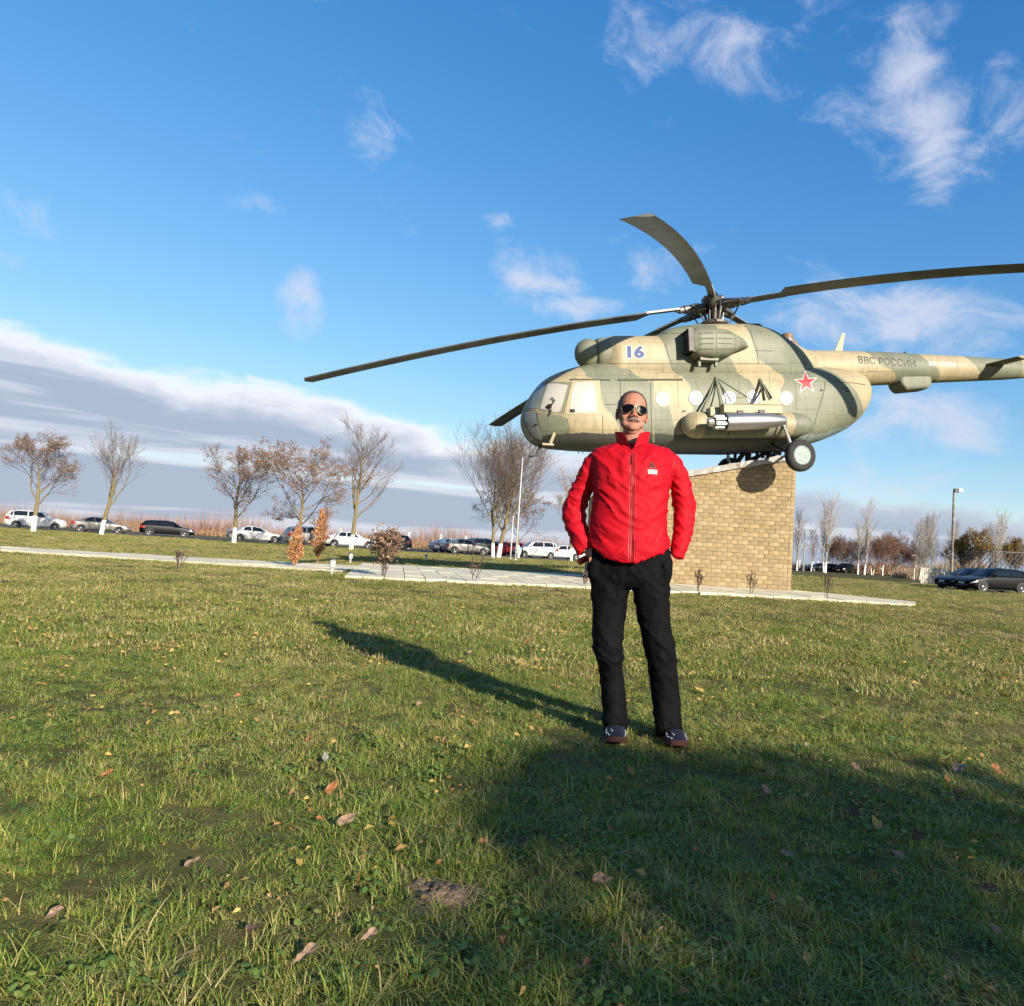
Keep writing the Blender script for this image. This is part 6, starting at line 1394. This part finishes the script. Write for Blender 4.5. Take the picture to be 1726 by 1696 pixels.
def grass_mat(name, stops, patch):
    m = bpy.data.materials.new(name); m.use_nodes = True; N = m.node_tree.nodes; L = m.node_tree.links; b_ = N['Principled BSDF']; b_.inputs['Roughness'].default_value = .55; b_.inputs['Specular IOR Level'].default_value = .25
    oi = N.new('ShaderNodeObjectInfo'); g = N.new('ShaderNodeNewGeometry'); nz = N.new('ShaderNodeTexNoise'); nz.inputs['Scale'].default_value = .7; nz.inputs['Detail'].default_value = 4; L.new(g.outputs['Position'], nz.inputs['Vector'])
    a = N.new('ShaderNodeMath'); a.operation = 'MULTIPLY_ADD'; L.new(nz.outputs[0], a.inputs[0]); a.inputs[1].default_value = patch; a.inputs[2].default_value = -.5 * patch
    b2 = N.new('ShaderNodeMath'); b2.operation = 'MULTIPLY_ADD'; L.new(g.outputs['Random Per Island'], b2.inputs[0]); b2.inputs[1].default_value = .55; L.new(a.outputs[0], b2.inputs[2])
    c = N.new('ShaderNodeMath'); c.operation = 'MULTIPLY_ADD'; L.new(oi.outputs['Random'], c.inputs[0]); c.inputs[1].default_value = .45; L.new(b2.outputs[0], c.inputs[2])
    rp = N.new('ShaderNodeValToRGB'); L.new(c.outputs[0], rp.inputs[0]); e = rp.color_ramp.elements
    while len(e) < len(stops): e.new(.5)
    for q, (p, cc) in zip(e, stops): q.position = p; q.color = (*cc, 1)
    L.new(rp.outputs[0], b_.inputs['Base Color']); tr = N.new('ShaderNodeBsdfTranslucent'); L.new(rp.outputs[0], tr.inputs[0]); mx = N.new('ShaderNodeMixShader'); mx.inputs[0].default_value = .25; L.new(b_.outputs[0], mx.inputs[1]); L.new(tr.outputs[0], mx.inputs[2]); L.new(mx.outputs[0], N['Material Output'].inputs[0])
    return m
GM = grass_mat('lawn_blades', [(.04, (.070, .135, .016)), (.32, (.150, .215, .030)), (.53, (.25, .275, .050)), (.72, (.38, .325, .105)), (.97, (.50, .39, .19))], .95)
GM2 = grass_mat('short_turf_blades', [(.02, (.075, .125, .018)), (.24, (.145, .185, .032)), (.42, (.235, .235, .055)), (.58, (.34, .285, .105)), (.9, (.46, .36, .18))], 1.0)
WM = grass_mat('clover_leaves', [(.1, (.075, .14, .030)), (.5, (.13, .20, .045)), (.9, (.24, .25, .06))], .5)
TUFTS = bpy.data.collections.new('tuft_library')
def tuft(seed, kind):
    r = np.random.default_rng(seed); mb = MB()
    if kind == 'fine':
        for _ in range(26): blade_geo(mb, r, (r.normal(0, .022), r.normal(0, .022), -.004), r.uniform(.014, .040), r.uniform(.0018, .0034), r.uniform(0, 6.28), r.uniform(.2, 1.3))
    elif kind == 'long':
        for _ in range(22): blade_geo(mb, r, (r.normal(0, .018), r.normal(0, .018), -.004), r.uniform(.03, .078), r.uniform(.0022, .004), r.uniform(0, 6.28), r.uniform(.4, 1.6))
    elif kind == 'flat':
        a0 = r.uniform(0, 6.28)
        for _ in range(20): blade_geo(mb, r, (r.normal(0, .03), r.normal(0, .03), -.002), r.uniform(.015, .04), r.uniform(.002, .004), a0 + r.normal(0, .7), r.uniform(1.6, 3.2))
    elif kind == 'clover':
        for _ in range(11): leaf_geo(mb, r, (r.normal(0, .03), r.normal(0, .03), 0), r.uniform(.006, .024), r.uniform(.004, .0095), r.uniform(0, 6.28))
    elif kind == 'coarse':
        for _ in range(70): blade_geo(mb, r, (r.uniform(-.17, .17), r.uniform(-.17, .17), -.004), r.uniform(.018, .045), r.uniform(.004, .0075), r.uniform(0, 6.28), r.uniform(.3, 1.4))
    if kind == 'litter':
        for _ in range(5):
            c = np.array([r.normal(0, .06), r.normal(0, .06), r.uniform(.012, .03)]); q = r.uniform(.006, .016); a = r.normal(size=3); a[2] *= .5; a /= np.linalg.norm(a); b_ = np.cross(a, r.normal(size=3)); b_ /= np.linalg.norm(b_)
            mb.add([c - a * q, c + b_ * q * .5 + (0, 0, q * .3), c + a * q * 1.1, c - b_ * q * .5 + (0, 0, q * .2)], [(0, 1, 2, 3)])
    me = bpy.data.meshes.new('tuft_%02d' % seed); V = np.concatenate(mb.v); me.from_pydata(V.tolist(), [], mb.f); me.materials.append({'clover': WM, 'litter': LITM, 'coarse': GM2}.get(kind, GM)); me.update()
    o = bpy.data.objects.new('tuft_%02d' % seed, me); TUFTS.objects.link(o)
LITM = leaf_mat('leaf_litter', [(.20, .10, .04), (.32, .17, .06), (.12, .065, .03), (.42, .27, .08), (.26, .18, .11)])
KINDS = ['fine'] * 5 + ['long'] * 3 + ['flat'] * 3 + ['clover'] * 2 + ['coarse'] * 3 + ['litter'] * 3
for i, k in enumerate(KINDS): tuft(i, k)
KI = {k: [i for i, q in enumerate(KINDS) if q == k] for k in set(KINDS)}
PLZ = hull(list(PLAZA)); PTH = PATHL
FEET = [np.array([PO[0], MD])]
def inside(P, Q, grow_=0.):
    r_ = np.ones(len(P), bool); Q = ccw(Q)
    for i in range(len(Q)):
        a, b_ = np.array(Q[i]), np.array(Q[(i + 1) % len(Q)]); e = b_ - a; l = np.linalg.norm(e); r_ &= (e[0] * (P[:, 1] - a[1]) - e[1] * (P[:, 0] - a[0])) / l > -grow_
    return r_
def scatter():
    r = np.random.default_rng(99); Ps = []; Is = []; Ss = []
    def zone(y0, y1, dens, mix, s0, s1):
        xm0, xm1 = -1.05, .66; A = (xm1 - xm0) * (y1 ** 2 - y0 ** 2) / 2 + 1.0 * (y1 - y0); n = int(A * dens)
        y = np.sqrt(r.uniform(y0 ** 2, y1 ** 2, n)); x = r.uniform(xm0 * y - .5, xm1 * y + .5); P = np.stack([x, y], 1)
        ks = r.choice(list(mix), n, p=np.array(list(mix.values())) / sum(mix.values())); idx = np.array([r.choice(KI[k]) for k in ks])
        # thin out over scuffed soil, lusher clumps elsewhere
        q = fbm(np.column_stack([P * 1.1, np.zeros(n)]), 3, 50); q2 = fbm(np.column_stack([P * 3.5, np.zeros(n)]), 2, 53); keep = r.random(n) < np.clip(.95 + q * .9 + q2 * .8, .5, 1)
        keep &= ~inside(P, PLZ, .02) & ~inside(P, PTH, .02); keep &= np.hypot(P[:, 0] - MOLE[0], P[:, 1] - MOLE[1]) > .06
        sc = r.uniform(s0, s1, n) * (1 + .45 * q2 + .25 * q); Ps.append(P[keep]); Is.append(idx[keep]); Ss.append(sc[keep])
    zone(.8, 2.6, 1150, dict(fine=.46, long=.12, flat=.34, clover=.08, litter=.014), .6, 1.05)
    zone(2.6, 5.2, 720, dict(fine=.50, long=.07, flat=.34, clover=.09, litter=.014), .7, 1.15)
    zone(5.2, 10., 300, dict(fine=.50, long=.05, flat=.30, clover=.06, coarse=.09, litter=.03), 1.0, 1.6)
    zone(10., 17., 42, dict(coarse=1.), .9, 1.3); zone(17., 32., 16, dict(coarse=1.), 1.1, 1.7); zone(32., 62., 4.5, dict(coarse=1.), 1.6, 2.6)
    # ragged fringe over the kerb of the paving
    for Q in (PLZ, PTH):
        Q = ccw(Q)
        for i in range(len(Q)):
            a, b_ = np.array(Q[i]), np.array(Q[(i + 1) % len(Q)]); l = np.linalg.norm(b_ - a)
            if l < .3: continue
            n = int(l * 26); t = r.random((n, 1)); e = (b_ - a) / l; nn = np.array([e[1], -e[0]]); P = a + (b_ - a) * t + nn * np.abs(r.normal(0, .06, (n, 1))) + nn * .01; Ps.append(P); Is.append(r.choice(KI['long'] + KI['fine'], n)); Ss.append(r.uniform(.6, 1.5, n))
    P = np.concatenate(Ps); I = np.concatenate(Is); S_ = np.concatenate(Ss); return P, I, S_
MOLE = gnd(742, 1512)[:2]
def build_grass():
    P, I, S_ = scatter(); n = len(P); print('tufts', n); r = np.random.default_rng(5); Z = ground_h(P[:, 0], P[:, 1]); V = np.column_stack([P, Z])
    me = bpy.data.meshes.new('grass'); me.vertices.add(n); me.vertices.foreach_set('co', V.ravel())
    at = me.attributes.new('rot', 'FLOAT_VECTOR', 'POINT'); rot = np.column_stack([r.normal(0, .12, n), r.normal(0, .12, n), r.uniform(0, 6.283, n)]); at.data.foreach_set('vector', rot.ravel())
    at = me.attributes.new('scl', 'FLOAT', 'POINT'); at.data.foreach_set('value', S_); at = me.attributes.new('idx', 'INT', 'POINT'); at.data.foreach_set('value', I.astype(np.int32)); me.update()
    o = bpy.data.objects.new('grass', me); COL.objects.link(o); o['kind'] = 'stuff'; tag(o, 'short green and straw coloured grass with clover', 'grass')
    ng = bpy.data.node_groups.new('grass_tufts', 'GeometryNodeTree'); ng.interface.new_socket('Geometry', in_out='INPUT', socket_type='NodeSocketGeometry'); ng.interface.new_socket('Geometry', in_out='OUTPUT', socket_type='NodeSocketGeometry')
    N = ng.nodes; L = ng.links; gi = N.new('NodeGroupInput'); go = N.new('NodeGroupOutput'); ip = N.new('GeometryNodeInstanceOnPoints'); ci = N.new('GeometryNodeCollectionInfo')
    ci.inputs['Collection'].default_value = TUFTS; ci.inputs['Separate Children'].default_value = True; ci.inputs['Reset Children'].default_value = True
    def na(nm, ty): q = N.new('GeometryNodeInputNamedAttribute'); q.data_type = ty; q.inputs[0].default_value = nm; return q.outputs[0]
    L.new(gi.outputs[0], ip.inputs['Points']); L.new(ci.outputs[0], ip.inputs['Instance']); ip.inputs['Pick Instance'].default_value = True; L.new(na('idx', 'INT'), ip.inputs['Instance Index'])
    er = N.new('FunctionNodeEulerToRotation'); L.new(na('rot', 'FLOAT_VECTOR'), er.inputs[0]); L.new(er.outputs[0], ip.inputs['Rotation'])
    cb = N.new('ShaderNodeCombineXYZ'); s_ = na('scl', 'FLOAT'); [L.new(s_, cb.inputs[k]) for k in range(3)]; L.new(cb.outputs[0], ip.inputs['Scale']); L.new(ip.outputs[0], go.inputs[0])
    md = o.modifiers.new('tufts', 'NODES'); md.node_group = ng
build_grass()
# molehill
mb = MB(); nr, na_ = 9, 26; rs = []
for i in range(nr):
    t = i / (nr - 1); th = np.arange(na_) * 2 * math.pi / na_; rr = .10 * (1 - t) * (1 + .22 * np.sin(th * 3 + 1) + .1 * np.sin(th * 7)); P = np.stack([rr * 1.25 * np.cos(th), rr * np.sin(th), np.full(na_, .026 * t ** .7 - .006)], 1); P[:, 2] += fbm(P * 70 + 3, 3, 12) * .022 * (t > .05); rs.append(P)
mb.rings(rs); o = mb.build('molehill', mat('crumbly_soil', (.34, .23, .14), .95, vary=.4, vscale=60, bump=1., bscale=110, bdist=.02), None, True); o.location = (MOLE[0], MOLE[1], float(ground_h(MOLE[0], MOLE[1]))); tag(o, 'low molehill of crumbly brown soil in the sunny near grass', 'molehill')
# fallen leaves
LT = {'pale': ((.36, .23, .14), 'pale brown curled leaf lying on the grass', 'pale brown fallen leaves'), 'orange': ((.42, .16, .05), 'orange brown leaf lying on the grass', 'orange brown fallen leaves'), 'dark': ((.07, .035, .025), 'dark brown shrivelled leaf lying on the grass', 'dark brown fallen leaves'), 'yellow': ((.48, .32, .07), 'yellow lobed leaf lying on the grass', 'yellow fallen leaves'), 'red': ((.34, .04, .05), 'small red leaf lying on the shaded grass', None), 'grey': ((.34, .32, .28), 'grey dried leaf lying on the sunny grass', None)}
def leaf(px, py, size, kind, seed):
    r = np.random.default_rng(seed); p = gnd(px, py); d_ = p[1]; s = size * d_ / F * .42; n = 13; col, lb, grp = LT[kind]; V = []; lob = 5 if kind == 'yellow' else 3
    th = np.arange(n * 2) * math.pi / n; cu = r.uniform(.25, .7)
    rad = (.72 + .28 * np.abs(np.cos(th * lob / 2)) ** .7) * (1 - .25 * np.abs(np.sin(th))); rad[0] *= 1.25
    for k in (.5, 1.):
        for a, q in zip(th, rad): x, y = math.cos(a) * q * k, math.sin(a) * q * k * .78; V.append((x * s, y * s, s * (cu * y * y * 1.3 + .25 * cu * x * x + .08 * math.sin(a * 4 + seed))))
    m = len(th); Vv = [(0, 0, 0)] + V; Fc = [(0, 1 + i, 1 + (i + 1) % m) for i in range(m)] + [(1 + i, 1 + m + i, 1 + m + (i + 1) % m, 1 + (i + 1) % m) for i in range(m)]
    n0 = len(Vv); Vv += [(s * 1.1, -.02 * s, .02 * s), (s * 1.1, .02 * s, .02 * s), (s * 1.7, 0, .12 * s)]; Fc.append((n0, n0 + 1, n0 + 2))
    o = mesh_obj('fallen_leaf', Vv, Fc, mat('leaf_' + kind, col, .75, vary=.35, vscale=40, bump=.6, bscale=60), None, True); o.location = (p[0], p[1], float(ground_h(p[0], p[1])) + .028); o.rotation_euler = (Matrix.Rotation(r.uniform(.2, .75), 3, 'X') @ Matrix.Rotation(r.uniform(-.3, .3), 3, 'Y') @ Matrix.Rotation(r.uniform(0, 6.28), 3, 'Z')).to_euler(); tag(o, lb, 'leaf', grp)
for k, (px, py, sz, kd) in enumerate([(888, 1086, 14, 'orange'), (659, 1067, 12, 'pale'), (706, 1193, 17, 'pale'), (520, 1256, 20, 'orange'), (558, 1342, 34, 'orange'), (582, 1400, 46, 'pale'), (547, 1288, 24, 'grey'), (812, 1437, 22, 'orange'), (880, 1437, 22, 'dark'), (1011, 1500, 40, 'pale'), (623, 1601, 32, 'pale'), (517, 1633, 46, 'pale'), (846, 1605, 20, 'orange'), (504, 1472, 20, 'yellow'), (907, 1216, 14, 'orange'), (761, 1195, 16, 'dark'), (878, 1119, 14, 'yellow'), (988, 1642, 20, 'orange'), (792, 1105, 12, 'pale'), (537, 1394, 18, 'orange'), (659, 1407, 20, 'yellow'), (1360, 1265, 20, 'pale'), (1442, 1304, 26, 'pale'), (1291, 1347, 26, 'pale'), (1616, 1306, 42, 'pale'), (1596, 1326, 22, 'orange'), (1678, 1306, 30, 'orange'), (1440, 1385, 30, 'dark'), (1478, 1405, 34, 'yellow'), (1548, 1424, 28, 'dark'), (1324, 1458, 26, 'pale'), (1515, 1461, 26, 'pale'), (1302, 1532, 18, 'orange'), (1667, 1514, 36, 'dark'), (1678, 1583, 26, 'pale'), (1226, 1615, 14, 'red'), (1360, 1632, 34, 'yellow'), (1500, 1441, 18, 'orange'), (1173, 1451, 18, 'orange'), (1479, 1344, 16, 'orange'), (1621, 1347, 22, 'orange'), (1180, 1170, 22, 'yellow'), (1168, 1140, 14, 'yellow'), (1475, 1085, 10, 'yellow'), (180, 1320, 26, 'orange'), (320, 1470, 30, 'pale'), (90, 1560, 34, 'pale'), (400, 1180, 16, 'orange'), (250, 1230, 16, 'yellow'), (420, 1590, 26, 'dark')]): leaf(px, py, sz, kd, 200 + k)
